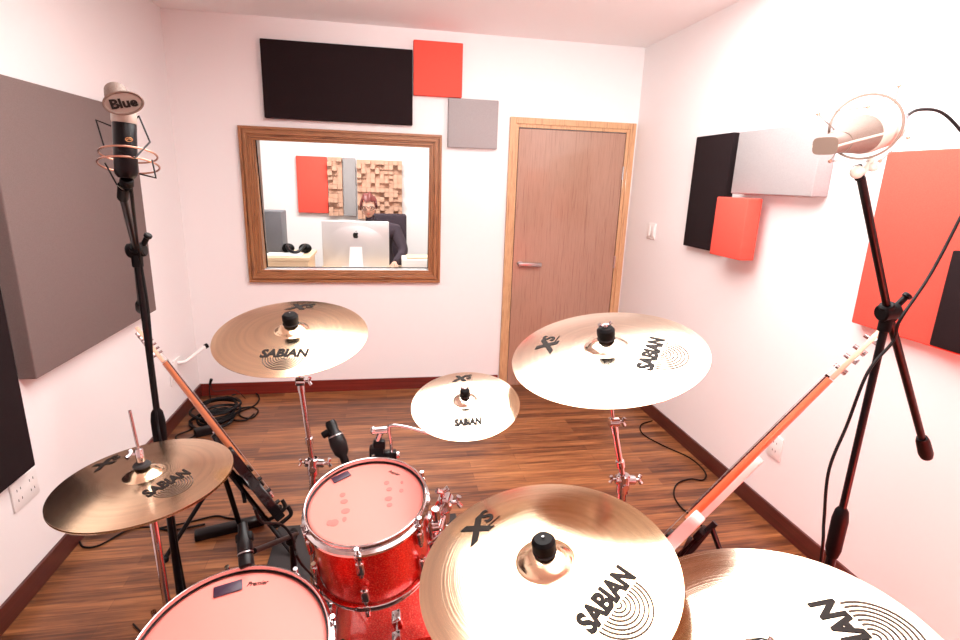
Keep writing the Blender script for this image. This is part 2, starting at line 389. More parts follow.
# ------------------------------------------------------------------ wall fittings
def plate(c, nx, w, h, label, cat, name, rockers):
    # plate on a side wall, nx = direction into the room
    x, y, z = c; t_ = thing(name, label, cat, (x, y, z-h/2))
    b = NB(); box(b, (min(x+nx*e, x+nx*.009), y-w/2, z-h/2), (max(x+nx*e, x+nx*.009), y+w/2, z+h/2), .003); obj('cover_plate', b, M['white_plastic'], t_)
    k = len(rockers)
    for i in range(k):
        yy = y - w/2 + w*(i+.5)/k
        b = NB(); xx = x+nx*.009
        if rockers[i] == 'r':
            box(b, (min(xx, xx+nx*.004), yy-w/k*.36, z-h*.34), (max(xx, xx+nx*.004), yy+w/k*.36, z+h*.34), .0015); obj('rocker_switch', b, M['white_plastic'], t_)
        else:
            for dz in (-.3, .3):
                box(b, (min(xx, xx+nx*.0006), yy-.012, z+dz*h*.6-.004), (max(xx, xx+nx*.0006), yy-.009, z+dz*h*.6+.006)); box(b, (min(xx, xx+nx*.0006), yy+.009, z+dz*h*.6-.004), (max(xx, xx+nx*.0006), yy+.012, z+dz*h*.6+.006))
            obj('socket_slots', b, M['black_plastic'], t_, smooth=False)
    return t_
plate((XR, 3.685, 1.34), -1, .12, .115, 'white double light switch on the right wall near the door', 'light switch', 'light_switch', 'rr')
plate((XR, 2.151, .40), -1, .09, .12, 'white wall socket on the right wall behind the bass neck', 'socket', 'wall_socket', 's')
plate((XL, 2.115, .432), 1, .15, .115, 'white wall socket low on the left wall below the black panel', 'socket', 'wall_socket', 'ss')
plate((XL, 3.62, .335), 1, .09, .12, 'white wall socket on the left wall behind the guitar headstock', 'socket', 'wall_socket', 's')
# bracket arm on the left wall
t_ = thing('wall_bracket', 'white bracket arm with a black tip sticking out of the left wall', 'bracket', (XL, 3.70, .39))
b = NB(); box(b, (XL+e, 3.64, .36), (XL+.012, 3.76, .43), .003); obj('bracket_plate', b, M['white_plastic'], t_)
b = NB(); tube(b, [(XL+.010, 3.70, .40), (XL+.05, 3.72, .40), (XL+.14, 3.86, .46)], .013, 12); obj('bracket_arm', b, M['white_plastic'], t_)
b = NB(); tube(b, [(XL+.1405, 3.861, .4605), (XL+.155, 3.875, .468)], .017, 12); obj('bracket_tip', b, M['black_rubber'], t_)
# rug
b = NB(); box(b, (-.52, .15, .0006), (.34, 2.36, .012), .004); single('rug', b, M['rug'], 'dark grey rug under the drum kit on the wooden floor', 'rug', (-.09, 1.25, 0))
# ------------------------------------------------------------------ cymbals
def zc(r, R):
    s = r/R
    z = .078*R*(1-s*s)
    if s < .215: z += .085*R*(1-(s/.215)**2)**.75
    elif s < .235: z += 0
    return z
def cymbal(name, label, c, n, R, phi, matn='bronze', td=.60, tw=.60, xr=.72, group=None, rimtext=True, logo=True, flip=False, xs=True, small=False, ink='ink'):
    n = V(n).normalized(); X = V((0,1,0)).cross(n).normalized()
    root = thing(name, label, 'cymbal', mw=frame(n, X, c), group=group)
    b = NB(); K = 46; th = .0011
    rr = [.0062] + [R*(.03+.97*i/K) for i in range(K+1)]
    sg = -1 if flip else 1
    top = [(r, sg*zc(r, R)) for r in rr]; bot = [(r, sg*zc(r, R)-th) for r in rr[::-1]]
    lathe(b, top+bot, None, 112, closed=True)
    obj('cymbal_plate', b, M[matn], root, local=True, autos=60)
    if not logo: return root
    a = math.radians(phi); ux = V((math.cos(a), math.sin(a))); uy = V((-ux.y, ux.x))
    def lay(b, lift=.0010):
        bmesh.ops.triangulate(b, faces=b.faces)
        bmesh.ops.subdivide_edges(b, edges=[e_ for e_ in b.edges if e_.calc_length() > R*.05], cuts=2)
        def f(p):
            x = ux.x*p.x+uy.x*p.y; y = ux.y*p.x+uy.y*p.y
            return (x, y, zc(math.hypot(x, y), R)+lift)
        xform(b, f)
    # maker's name, with the underside of the letters towards the rim
    b = text_bm('SABIAN', .12*R, .12, .0045*R*(1.6 if R > .15 else 2.4))
    s = tw*R/text_w(b); hs = .155/.12
    xform(b, lambda p: (p.x*s, p.y*hs - td*R, 0)); lay(b); obj('maker_name', b, M[ink], root, local=True, smooth=False)
    # half-round emblem of concentric lines
    b = NB(); hw = tw*R*.42
    for k in range(8):
        r1 = hw*(k+1.)/8; r0 = r1-hw*.048; seg = 28
        pv = None
        for i in range(seg+1):
            th_ = PI + PI*i/seg
            p0 = (r0*math.cos(th_), r0*math.sin(th_)*.95-td*R-.022*R, 0); p1 = (r1*math.cos(th_), r1*math.sin(th_)*.95-td*R-.022*R, 0)
            v0, v1 = b.verts.new(p0), b.verts.new(p1)
            if pv: b.faces.new((pv[0], pv[1], v1, v0))
            pv = (v0, v1)
    lay(b); obj('ring_emblem', b, M['ink_soft'], root, local=True, smooth=False)
    if xs:
        b = text_bm('X', .20*R, .30, .016*R, sx=1.15)
        xform(b, lambda p: (p.x-.07*R, p.y+xr*R-.10*R, 0)); b2 = text_bm('S', .15*R, .25, .006*R, sx=1.1)
        xform(b2, lambda p: (p.x+.11*R, p.y+xr*R-.035*R, 0))
        me = bpy.data.meshes.new('t'); b2.to_mesh(me); b2.free(); b.from_mesh(me); bpy.data.meshes.remove(me)
        vs = [b.verts.new(p) for p in ((.0*R, xr*R-.075*R, 0), (.19*R, xr*R-.075*R, 0), (.19*R, xr*R-.066*R, 0), (.0*R, xr*R-.066*R, 0))]; b.faces.new(vs)
        lay(b); obj('series_logo', b, M[ink], root, local=True, smooth=False)
    return root
HUB = {}
cyms = [
 ('crash_cymbal', 'medium crash cymbal at back left above the skirting, black nut', (-.252,1.468,1.226), (-.012,-.257,1), .203, -2, 'bronze', .61, .58, .76, 'ink'),
 ('splash_cymbal', 'smallest cymbal, a splash hanging right of the small drum', (.182,1.146,1.144), (-.102,-.259,1), .127, -5, 'bronze_pale', .64, .48, .76, 'ink'),
 ('crash_cymbal', 'pale crash cymbal in front of the door, tallest on the right', (.521,1.143,1.261), (-.215,-.145,1), .229, 51, 'bronze_pale', .52, .66, .66, 'ink'),
 ('crash_cymbal', 'crash cymbal in the lower middle, its left edge beside the small drum', (.277,.772,.986), (-.187,-.085,1), .229, 36, 'bronze', .60, .60, .72, 'ink'),
 ('ride_cymbal', 'largest cymbal, a ride cut off by the bottom right photo edge', (.529,.521,.969), (-.317,-.034,1), .254, 89, 'bronze_pale', .655, .62, .74, 'ink'),
]
for nm, lb, c, n, R, phi, mt, td, tw, xr, ik in cyms: cymbal(nm, lb, c, n, R, phi, mt, td, tw, xr, ink=ik)
hc, hn = V((-.526,1.157,.991)), V((-.057,-.025,1)).normalized()
cymbal('hi_hat_cymbal', 'upper hi-hat cymbal at far left with a rod through it', hc, hn, .178, 54, 'bronze', .50, .56, .78)
cymbal('hi_hat_cymbal', 'lower hi-hat cymbal directly under the upper one at far left', hc-hn*.0045, hn, .1785, 54, 'bronze', logo=False, flip=True)
# ------------------------------------------------------------------ cymbal stands
def legs(root, x, y, z0, rad, rot, m='chrome', zc_=.30, r=.008, fm='black_rubber', hub=.018):
    for k in range(3):
        a = rot + k*2*PI/3; u = V((math.cos(a), math.sin(a), 0))
        b = NB(); p0 = V((x, y, z0))+u*hub; p1 = V((x, y, .022))+u*rad
        for o_ in (-.007, .007):
            w = V((-u.y, u.x, 0))*o_
            tube(b, [p0+w, p1+w], r*.6, 8)
        tube(b, [V((x, y, zc_*.45))+u*hub*.7, p0.lerp(p1, .55)], r*.5, 6)
        lg = obj('leg', b, M[m], root)
        b = NB(); cyl(b, p1+u*-.01+V((0,0,-.008)), p1+u*.02+V((0,0,-.008)), .0135, seg=14); obj('rubber_foot', b, M[fm], lg)
def wingnut(b, p, d, up, s=1.):
    s *= .72
    """wing bolt at p pointing along d"""
    d = V(d).normalized(); up = V(up); up = (up-d*up.dot(d)).normalized()
    cyl(b, p, V(p)+d*.022*s, .006*s, seg=12)
    for sg in (-1, 1):
        q_ = V(p)+d*.016*s
        tube(b, [q_, q_+up*sg*.010*s+d*.004*s, q_+up*sg*.017*s+d*.008*s], [.006*s, .007*s, .008*s], 8)
def cymbal_top(root, hub, n, R, knob=.021, wings=True):
    n = V(n).normalized(); bell = .163*R
    m_ = frame(n, (1,0,0), hub)
    b = NB(); lathe(b, [(.0058, bell+.0012), (knob*.98, bell+.0012), (knob*1.02, bell+.003), (knob*.98, bell+.005), (.0058, bell+.005)], m_, 24, closed=True); obj('felt', b, M['felt'], root)
    b = NB(); z = bell+.0055
    kh = 1.3*knob
    lathe(b, [(0, z), (knob*.90, z), (knob, z+.3*kh), (knob, z+.75*kh), (knob*.75, z+.97*kh), (0, z+kh)], m_, 28); obj('rubber_cap', b, M['black_rubber'], root)
    b = NB(); z += kh+.0005; ws = knob/.021*(.8 if wings else .3)
    lathe(b, [(0, z), (.0075*ws, z), (.0065*ws, z+.010*ws), (0, z+.011*ws)], m_, 16)
    for sg in ((-1, 1) if wings else ()):
        tube(b, [m_ @ V((0, 0, z+.003)), m_ @ V((sg*.011*ws, 0, z+.005*ws)), m_ @ V((sg*.019*ws, 0, z+.012*ws))], [.003, .004*ws, .006*ws], 8)
    obj('wing_nut', b, M['chrome'], root)
    b = NB(); lathe(b, [(.0058, -.03), (.013, -.03), (.016, -.024+0), (.016, bell-.012), (.0058, bell-.012)], m_, 20, closed=True); obj('cup_washer', b, M['steel'], root)
def cymbal_stand(label, hub, n, R, j, clamp, base, rot, wings=True):
    n = V(n).normalized(); hub = V(hub); j = V(j); cl = V(clamp); bx, by = base
    root = thing('cymbal_stand', label, 'cymbal stand', (bx, by, 0))
    b = NB(); tube(b, [hub+n*(.163*R+.018), hub-n*.05, j], .0042, 10); obj('tilter_rod', b, M['chrome'], root)
    cymbal_top(root, hub, n, R, wings=wings)
    d = (j-cl).normalized()
    b = NB(); cyl(b, j-d*.012+V((-.012,0,0)), j-d*.012+V((.014,0,0)), .013, seg=18, bev=.002); cyl(b, j-d*.005, j-d*.045, .0095); wingnut(b, j-d*.012+V((.014,0,0)), (1,-.2,.1), (0,0,1), .9); obj('tilter', b, M['chrome'], root)
    b = NB(); tube(b, [j-d*.03, cl], .0078, 16); obj('upper_tube', b, M['chrome'], root)
    b = NB(); mid = cl.lerp(j, .28); cyl(b, mid-d*.01, mid+d*.012, .0115, seg=18, bev=.002); obj('memory_lock', b, M['chrome'], root)
    b = NB(); cyl(b, cl+V((-.024,0,.006)), cl+V((.034,0,.0)), .013, seg=18, bev=.003); cyl(b, cl+V((0,0,.02)), cl+V((0,0,-.035)), .017, seg=20, bev=.003)
    cyl(b, cl+V((.0,-.02,-.012)), cl+V((.0,.02,-.012)), .010, seg=16)
    wingnut(b, cl+V((.034,0,0)), (1,0,.1), (0,.2,1)); wingnut(b, cl+V((-.024,0,.006)), (-1,0,.1), (0,0,1), .8); obj('clamp', b, M['chrome'], root)
    b = NB(); tube(b, [cl+V((0,0,-.03)), (bx, by, .12)], .0125, 20); obj('main_tube', b, M['chrome'], root)
    b = NB(); cyl(b, (bx, by, .33), (bx, by, .37), .019, seg=20, bev=.003); cyl(b, (bx, by, .11), (bx, by, .145), .018, seg=20, bev=.003); wingnut(b, (bx+.019, by, .35), (1,.3,0), (0,0,1)); obj('leg_collar', b, M['chrome'], root)
    legs(root, bx, by, .345, .30, rot)
    return root
cymbal_stand('chrome stand holding the back left crash cymbal', cyms[0][2], cyms[0][3], .203, (-.244,1.497,1.09), (-.222,1.515,.805), (-.245,1.515), 0.02, False)
cymbal_stand('chrome stand holding the pale crash cymbal before the door', cyms[2][2], cyms[2][3], .229, (.578,1.195,1.065), (.632,1.205,.873), (.64,1.21), .62)
cymbal_stand('chrome stand holding the lower middle crash cymbal', cyms[3][2], cyms[3][3], .229, (.315,.79,.87), (.345,.80,.66), (.35,.80), .75, False)
cymbal_stand('chrome stand holding the large ride cymbal at bottom right', cyms[4][2], cyms[4][3], .254, (.575,.530,.85), (.61,.535,.64), (.615,.535), 2.35)
# hi-hat stand
root = thing('hi_hat_stand', 'chrome hi-hat stand under the pair of cymbals at far left', 'hi-hat stand', (hc.x+.02, hc.y, 0))
b = NB(); tube(b, [hc+hn*.165+V((.0,0,.0)), hc-hn*.12], .0032, 10); obj('pull_rod', b, M['chrome'], root)
b = NB(); m_ = frame(hn, (1,0,0), hc); z = .163*.178+.002
lathe(b, [(.0034, z+.008), (.0075, z+.008), (.0085, z+.012), (.0085, z+.04), (.006, z+.044), (.0034, z+.044)], m_, 18, closed=True)
wingnut(b, m_ @ V((-.0075, 0, z+.03)), (-1,0,.05), (0,.9,.3), .85); obj('clutch', b, M['chrome'], root)
b = NB(); lathe(b, [(.0036, z+.0005), (.017, z+.0005), (.018, z+.004), (.016, z+.0075), (.0036, z+.0075)], m_, 22, closed=True); obj('felt', b, M['felt'], root)
b = NB(); lathe(b, [(.0036, -.075), (.011, -.075), (.011, -.055), (.02, -.040), (.021, -.036), (.0036, -.036)], m_, 22, closed=True); obj('cymbal_seat', b, M['black_rubber'], root)
b = NB(); tube(b, [hc-hn*.07, hc-hn*.07+V((.006,.0,-.32))], .0085, 16); obj('upper_tube', b, M['chrome'], root)
b = NB(); p = hc-hn*.07+V((.006,0,-.32)); tube(b, [p, (p.x+.002, p.y, .08)], .0125, 18); cyl(b, p-V((0,0,.02)), p+V((0,0,.015)), .017, seg=20, bev=.003); wingnut(b, p+V((.017,0,0)), (1,-.3,0), (0,0,1)); obj('lower_tube', b, M['chrome'], root)
b = NB(); box(b, (p.x-.04, p.y-.32, .012), (p.x+.04, p.y-.06, .022), .003); tube(b, [(p.x, p.y-.06, .017), (p.x, p.y, .04), (p.x, p.y, .09)], .006, 8); obj('foot_pedal', b, M['steel'], root)
legs(root, p.x, p.y, .30, .28, PI/2)
# ------------------------------------------------------------------ drums
def drum(name, label, cat, c, n, Ro, depth, nlug, rot, head='head', shell='sparkle', lugz=None, air=True, xh=(1,0,0)):
    """c = centre of the top hoop rim, Ro = hoop outer radius"""
    n = V(n).normalized(); root = thing(name, label, cat, mw=frame(n, xh, c))
    Rs = Ro-.014; zt = -.010
    b = NB(); lathe(b, [(Rs, -.018), (Rs, -depth+.018), (Rs-.006, -depth+.018), (Rs-.006, -.018)], None, 72, closed=True); obj('shell', b, M[shell], root, local=True)
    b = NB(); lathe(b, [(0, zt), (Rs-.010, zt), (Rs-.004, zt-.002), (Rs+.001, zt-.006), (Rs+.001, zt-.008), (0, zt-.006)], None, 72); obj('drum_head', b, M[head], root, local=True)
    b = NB(); lathe(b, [(Rs-.0008, zt+.0012), (Rs+.0012, zt+.0012), (Rs+.0014, zt-.004), (Rs-.0006, zt-.001)], None, 72, closed=True); obj('hoop_shade_ring', b, M['black_metal'], root, local=True)  # black ring painted in for the shade between hoop and head
    def hoop(z0, s):
        b = NB(); lathe(b, [(Ro-.011, z0), (Ro-.0085, z0-.0), (Ro-.0075, z0-.006*s), (Ro-.0085, z0-.014*s), (Ro-.001, z0-.017*s), (Ro, z0-.022*s), (Ro-.0015, z0-.024*s), (Ro-.013, z0-.019*s), (Ro-.0125, z0-.008*s)], None, 84, closed=True)
        lathe(b, [(Ro-.0095+.0022*math.cos(k*PI/4), z0+.0022*math.sin(k*PI/4)) for k in range(8)], None, 84, closed=True)
        obj('hoop', b, M['chrome'], root, local=True)
    hoop(0, 1); hoop(-depth, -1)
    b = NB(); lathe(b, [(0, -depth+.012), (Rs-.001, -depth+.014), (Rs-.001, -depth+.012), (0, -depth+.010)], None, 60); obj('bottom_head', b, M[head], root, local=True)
    for k in range(nlug):
        a = rot+2*PI*k/nlug; m_ = Matrix.Rotation(a, 4, 'Z')
        for zz in ([-.058, -depth+.058] if depth > .19 else [-depth/2]):
            b = NB(); hl = .019 if depth > .19 else .034
            box(b, (Rs+.0006, -.009, zz-hl), (Rs+.016, .009, zz+hl), .005, m_, 3)
            cyl(b, m_ @ V((Rs+.010, 0, zz-hl-.006)), m_ @ V((Rs+.010, 0, zz+hl+.006)), .0055, seg=12); obj('lug', b, M['chrome'], root, local=True)
        b = NB()
        for s, z0 in ((1, 0), (-1, -depth)):
            zr = z0-.015*s
            box(b, (Ro-.0035, -.008, min(zr, zr-.014*s)), (Ro+.0035, .008, max(zr, zr-.014*s)), .002, m_)
            cyl(b, m_ @ V((Ro-.001, 0, z0+.002*s)), m_ @ V((Ro-.001, 0, z0-.045*s)), .0028, seg=10); cyl(b, m_ @ V((Ro-.001, 0, z0+.003*s)), m_ @ V((Ro-.001, 0, z0-.010*s)), .005, seg=8)
        obj('tension_rod', b, M['chrome'], root, local=True)
    return root, Rs
tom_c, tom_n = V((-.049,1.096,.945)), V((-.093,-.191,1)).normalized()
tomR, tomD = .1445, .200
tom, Rs = drum('tom_drum', 'small red sparkle tom with chrome rims and a stained pink-lit head', 'drum', tom_c, tom_n, tomR, tomD, 6, .42)
def on_head(root, bmx, mt, name, u, lift=.0008, **k):
    bmesh.ops.translate(bmx, verts=bmx.verts, vec=V((u[0], u[1], -.010+lift))); return obj(name, bmx, M[mt], root, local=True, **k)
for i, (x, y, r) in enumerate(((-.055,.030,.007),(-.050,.008,.007),(-.045,-.022,.008),(-.068,-.052,.010),(-.078,-.050,.008),(-.046,-.046,.007),(.046,.050,.007),(.052,.028,.006),(.050,-.002,.007),(.052,-.022,.006),(.080,.018,.006),(.082,.045,.005))):
    b = NB(); lathe(b, [(0, .0002), (r, 0), (r, -.0004), (0, -.0004)], None, 12); 
    for v in b.verts: v.co.x *= 1+.3*math.sin(i)
    on_head(tom, b, 'head_mark', 'stick_mark', (x, y))
b = NB(); box(b, (-.022, -.010, 0), (.022, .010, .003), .0015, Matrix.Rotation(.50, 4, 'Z')); on_head(tom, b, 'purple_gel', 'damper_pad', (-.062, .090))
b = text_bm('Premier', .0085, .35, .0003); xform(b, lambda p: (p.x*.8*math.cos(-.62)-p.y*math.sin(-.62), p.x*.8*math.sin(-.62)+p.y*math.cos(-.62), 0)); on_head(tom, b, 'ink_soft', 'maker_name', (.062, .078), smooth=False)
# bracket and receiver on the right of the tom
mt = frame(tom_n, (1,0,0), tom_c)
b = NB(); box(b, (Rs+.0006, -.02, -.145), (Rs+.012, .02, -.085), .003, mt); cyl(b, mt @ V((Rs+.012,0,-.115)), mt @ V((Rs+.03,0,-.115)), .016, seg=18, bev=.002); obj('mount_bracket', b, M['chrome'], tom, local=False) if False else obj('mount_bracket', b, M['chrome'])
mb = bpy.data.objects['mount_bracket']; mb.parent = tom; mb.matrix_parent_inverse = tom.matrix_world.inverted() if False else frame(tom_n, (1,0,0), tom_c).inverted()
# kick drum lying on its side, batter hoop towards us
kc, kR, ky0, ky1 = V((.10, 0, .30)), .28, 1.055, 1.47
mk = frame((0,-1,0), (1,0,0), (kc.x, ky0, kc.z))
kick = thing('bass_drum', 'large red bass drum lying behind and below the small drum', 'drum', (kc.x, 1.26, .0))
b = NB(); lathe(b, [(kR-.018, -.03), (kR-.018, -(ky1-ky0)+.03), (kR-.026, -(ky1-ky0)+.03), (kR-.026, -.03)], mk, 96, closed=True); obj('shell', b, M['sparkle'], kick)
for z0, z1 in ((.0, -.040), (-(ky1-ky0), -(ky1-ky0)+.040)):
    b = NB(); lathe(b, [(kR-.014, z0), (kR, z0), (kR, z1), (kR-.014, z1)], mk, 96, closed=True); obj('wooden_hoop', b, M['sparkle'], kick)
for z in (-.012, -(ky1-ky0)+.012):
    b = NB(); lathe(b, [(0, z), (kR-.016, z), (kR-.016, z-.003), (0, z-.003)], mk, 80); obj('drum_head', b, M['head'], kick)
for k in range(10):
    a = math.radians(107) + 2*PI*k/10
    for z0, s in ((0, 1), (-(ky1-ky0), -1)):
        m_ = mk @ Matrix.Rotation(a, 4, 'Z'); b = NB()
        box(b, (kR-.012, -.011, min(z0+.004*s, z0-.034*s)), (kR+.009, .011, max(z0+.004*s, z0-.034*s)), .003, m_)
        cyl(b, m_ @ V((kR+.005, 0, z0+.012*s)), m_ @ V((kR-.004, 0, z0-.07*s)), .0032, seg=10)
        box(b, (kR+.000, -.017, min(z0+.012*s, z0+.018*s)), (kR+.010, .017, max(z0+.012*s, z0+.018*s)), .002, m_)
        obj('claw_hook', b, M['chrome'], kick)
    b = NB(); m_ = mk @ Matrix.Rotation(a, 4, 'Z')
    b.free()
    for zz in (-.085, -(ky1-ky0)+.085):
        b = NB(); box(b, (kR-.0175, -.012, zz-.020), (kR+.006, .012, zz+.020), .004, m_, 3); obj('lug', b, M['chrome'], kick)
# badge vent on top of the shell
bd = V((.085, 1.285, 0)); bd.z = kc.z+math.sqrt((kR-.018)**2-(bd.x-kc.x)**2)
bn = V((bd.x-kc.x, 0, bd.z-kc.z)).normalized(); mb_ = frame(bn, (1,0,0), bd)
b = NB(); lathe(b, [(.006, .0008), (.020, .0008), (.021, .003), (.019, .0045), (.008, .0045), (.006, .003)], mb_, 30, closed=True); bg = obj('vent_badge', b, M['chrome'], kick)
b = NB(); lathe(b, [(.0085, .0047), (.0175, .0047), (.0175, .0052), (.0085, .0052)], mb_, 30, closed=True); obj('badge_face', b, M['black_plastic'], bg)
for sx in (-1, 1):
    b = NB(); tube(b, [V((kc.x+sx*.225,1.37,.17)), V((kc.x+sx*.30,1.42,.022))], .007, 10); cyl(b, V((kc.x+sx*.296,1.417,.036)), V((kc.x+sx*.305,1.423,.014)), .011, seg=12); obj('spur', b, M['chrome'], kick)
# snare
sn_c, sn_n = V((-.287,.850,.804)), V((-.008,-.271,1)).normalized()
snare, RsS = drum('snare_drum', 'wide snare drum with a pale pink-lit head at the bottom left photo edge', 'drum', sn_c, sn_n, .185, .15, 8, .25)
b = NB(); box(b, (-.027, -.012, 0), (.027, .012, .003), .0015, Matrix.Rotation(.25, 4, 'Z')); on_head(snare, b, 'purple_gel', 'damper_pad', (-.035, .135))
b = text_bm('Premier', .010, .4, .0003); xform(b, lambda p: (p.x*.9+.0, p.y+.02*p.x, 0)); on_head(snare, b, 'ink', 'maker_name', (.020, .137), smooth=False)
b = NB(); box(b, (RsS+.0006, -.02, -.115), (RsS+.028, .02, -.045), .004, Matrix.Rotation(2.6, 4, 'Z')); obj('strainer', b, M['chrome'], snare, local=True)
# snare stand
ss = thing('snare_stand', 'chrome basket stand carrying the snare drum', 'snare stand', (sn_c.x, sn_c.y, 0))
ms = frame(sn_n, (1,0,0), sn_c); low = ms @ V((0,0,-.235))
b = NB(); tube(b, [low, (sn_c.x, low.y, .10)], .0125, 16); obj('main_tube', b, M['chrome'], ss)
for k in range(3):
    a = .3+k*2*PI/3; b = NB()
    tube(b, [low, ms @ V((.10*math.cos(a), .10*math.sin(a), -.190)), ms @ V((.192*math.cos(a), .192*math.sin(a), -.170)), ms @ V((.197*math.cos(a), .197*math.sin(a), -.118))], .006, 10); bk = obj('basket_arm', b, M['chrome'], ss)
    b = NB(); tube(b, [ms @ V((.196*math.cos(a), .196*math.sin(a), -.158)), ms @ V((.198*math.cos(a), .198*math.sin(a), -.116))], .0095, 10); obj('rubber_grip', b, M['black_rubber'], bk)
legs(ss, sn_c.x, low.y, .30, .24, .1)
# tom holder rising from the bass drum, ball clamp to the right of the tom
th_ = thing('tom_holder', 'chrome ball clamp and wing bolts right of the small drum', 'drum mount', (.135, 1.30, .56))
pc = at(444,503,y=1.18)
b = NB(); tube(b, [(.142, 1.250, .5635), (.140, 1.245, .70), pc-V((0,-.02,.05))], .0105, 16); cyl(b, (.142,1.250,.5625), (.142,1.250,.575), .03, seg=24, bev=.003); obj('post', b, M['chrome'], th_)
b = NB(); ball(b, pc, .019); cyl(b, pc+V((-.004,-.018,.0)), pc+V((.008,.022,.0)), .021, seg=22, bev=.004); cyl(b, pc+V((0,.01,-.06)), pc, .016, seg=18, bev=.003); obj('ball_clamp', b, M['chrome'], th_)
b = NB(); wingnut(b, pc+V((-.004,0,.017)), (.0,0,1), (1,.3,0), 1.3); wingnut(b, pc+V((.02,0,0)), (1,-.2,.2), (0,0,1), 1.2); obj('wing_bolt', b, M['chrome'], th_)
b = NB(); tube(b, [pc, mt @ V((Rs+.031, 0, -.075))], .0058, 12); cyl(b, mt @ V((Rs+.024,.0,-.062)), mt @ V((Rs+.024,.0,-.130+.036)), .011, seg=14, bev=.002); obj('mounting_rod', b, M['chrome'], th_)
b = NB(); p1 = pc+V((-.02,-.05,-.055)); cyl(b, pc+V((0,0,-.03)), p1, .008, seg=12); cyl(b, p1+V((.012,0,.01)), p1-V((.03,.0,.02)), .011, seg=14, bev=.002); obj('tilt_arm', b, M['chrome'], th_)
# splash arm clamped to the far rim of the tom
sa = thing('splash_cymbal_holder', 'chrome L-rod with black clamp on the small drum rim carrying the splash', 'cymbal holder', (.0, 1.29, .92))
b = NB(); box(b, (-.045, 1.243, .945), (-.008, 1.272, .990), .006); box(b, (-.018, 1.245, .948), (.024, 1.268, .974), .004); box(b, (-.036, 1.246, .978), (-.004, 1.268, 1.006), .007); obj('rim_clamp', b, M['black_metal'], sa)
b = NB(); cyl(b, (.020,1.257,.961), (.032,1.257,.961), .009, seg=14, bev=.002); cyl(b, (-.024,1.258,1.000), (-.014,1.254,1.032), .008, seg=14, bev=.001); cyl(b, (-.034,1.254,1.033), (.002,1.250,1.036), .0095, seg=14, bev=.002); ball(b, (-.034,1.254,1.034), .011, (.7,1,1)); obj('clamp_bolt', b, M['chrome'], sa)
sh, sn = V(cyms[1][2]), V(cyms[1][3]).normalized()
b = NB(); tube(b, [(.012,1.252,.958), (.010,1.248,1.0), (.006,1.244,1.040), (.012,1.240,1.052), (.05,1.23,1.050), (.12,1.20,1.040), (.172,1.175,1.045), (sh-sn*.05), sh+sn*.030], .0042, 12, smooth=4); obj('l_rod', b, M['chrome'], sa)
cymbal_top(sa, sh, sn, .127, .012)
# ------------------------------------------------------------------ close microphones on the drums
t_ = thing('drum_microphone', 'black microphone pointing at the small drum head beside its purple pad', 'microphone', (-.105,1.29,.945))
a_, c_ = at(331,424,y=1.30), at(346,464,y=1.248)
d_ = (a_-c_).normalized(); m_ = frame(d_, (1,0,0), c_); L = (a_-c_).length
b = NB(); lathe(b, [(0, -.012), (.009, -.012), (.0105, -.008), (.0105, .02), (.018, .030), (.0215, .055), (.019, L*.72), (.0135, L*.8), (.0145, L), (.012, L+.008), (0, L+.009)], m_, 28); obj('mic_body', b, M['black_plastic'], t_)
b = NB(); lathe(b, [(.0193, L*.68), (.0199, L*.68), (.0196, L*.71), (.0190, L*.71)], m_, 28, closed=True); obj('silver_band', b, M['steel'], t_)
b = NB(); pk = m_ @ V((-.018,0,L*.85)); cyl(b, m_ @ V((-.01,0,L*.85)), m_ @ V((-.03,0,L*.82)), .009, seg=14, bev=.002); obj('swivel_knob', b, M['black_rubber'], t_)
b = NB(); box(b, (-.012, -.006, -.052), (.010, .010, .002), .003, m_); obj('rim_clip', b, M['black_plastic'], t_)
t_ = thing('drum_microphone', 'black microphone aimed at the wide snare drum from its far rim', 'microphone', (-.287,1.0,.87))
a_, c_ = at(243,528,y=1.085), at(247,568,y=1.02); d_ = (a_-c_).normalized(); m_ = frame(d_, (1,0,0), c_); L = (a_-c_).length; pq = at(292,537,y=1.36)
b = NB(); lathe(b, [(0, 0), (.012, 0), (.0155, .004), (.0155, .022), (.0145, .024), (.0145, .026), (.016, .028), (.016, .055), (.015, L*.8), (.011, L*.9), (.010, L+.01), (0, L+.011)], m_, 28); obj('mic_body', b, M['black_plastic'], t_)
b = NB(); lathe(b, [(.0162, .0285), (.0166, .0285), (.0166, .031), (.0162, .031)], m_, 28, closed=True); obj('silver_band', b, M['steel'], t_)
sm = thing('microphone_stand', 'short black boom stand reaching the snare microphone', 'microphone stand', (pq.x,1.36,0))
b = NB(); tube(b, [(pq.x,1.36,.015), pq], .009, 12); obj('pole', b, M['black_metal'], sm)
b = NB(); cyl(b, pq-V((0,.025,0)), pq+V((0,.025,0)), .013, seg=18, bev=.003); ball(b, pq, .015); obj('clutch', b, M['black_rubber'], sm)
b = NB(); tube(b, [pq+V((.01,.02,-.005)), at(254,551,y=1.075)], .0065, 10); obj('boom', b, M['black_metal'], sm)
b = NB(); box(b, (-.0165,-.012,L*.62), (.019,.012,L*.86), .005, m_); obj('mic_clip', b, M['black_rubber'], sm)
b = NB(); lathe(b, [(0, .013), (.105, .013), (.11, .018), (.10, .028), (.02, .036), (.014, .05), (0, .05)], Matrix.Translation((pq.x,1.36,0)), 40); obj('round_base', b, M['black_metal'], sm)
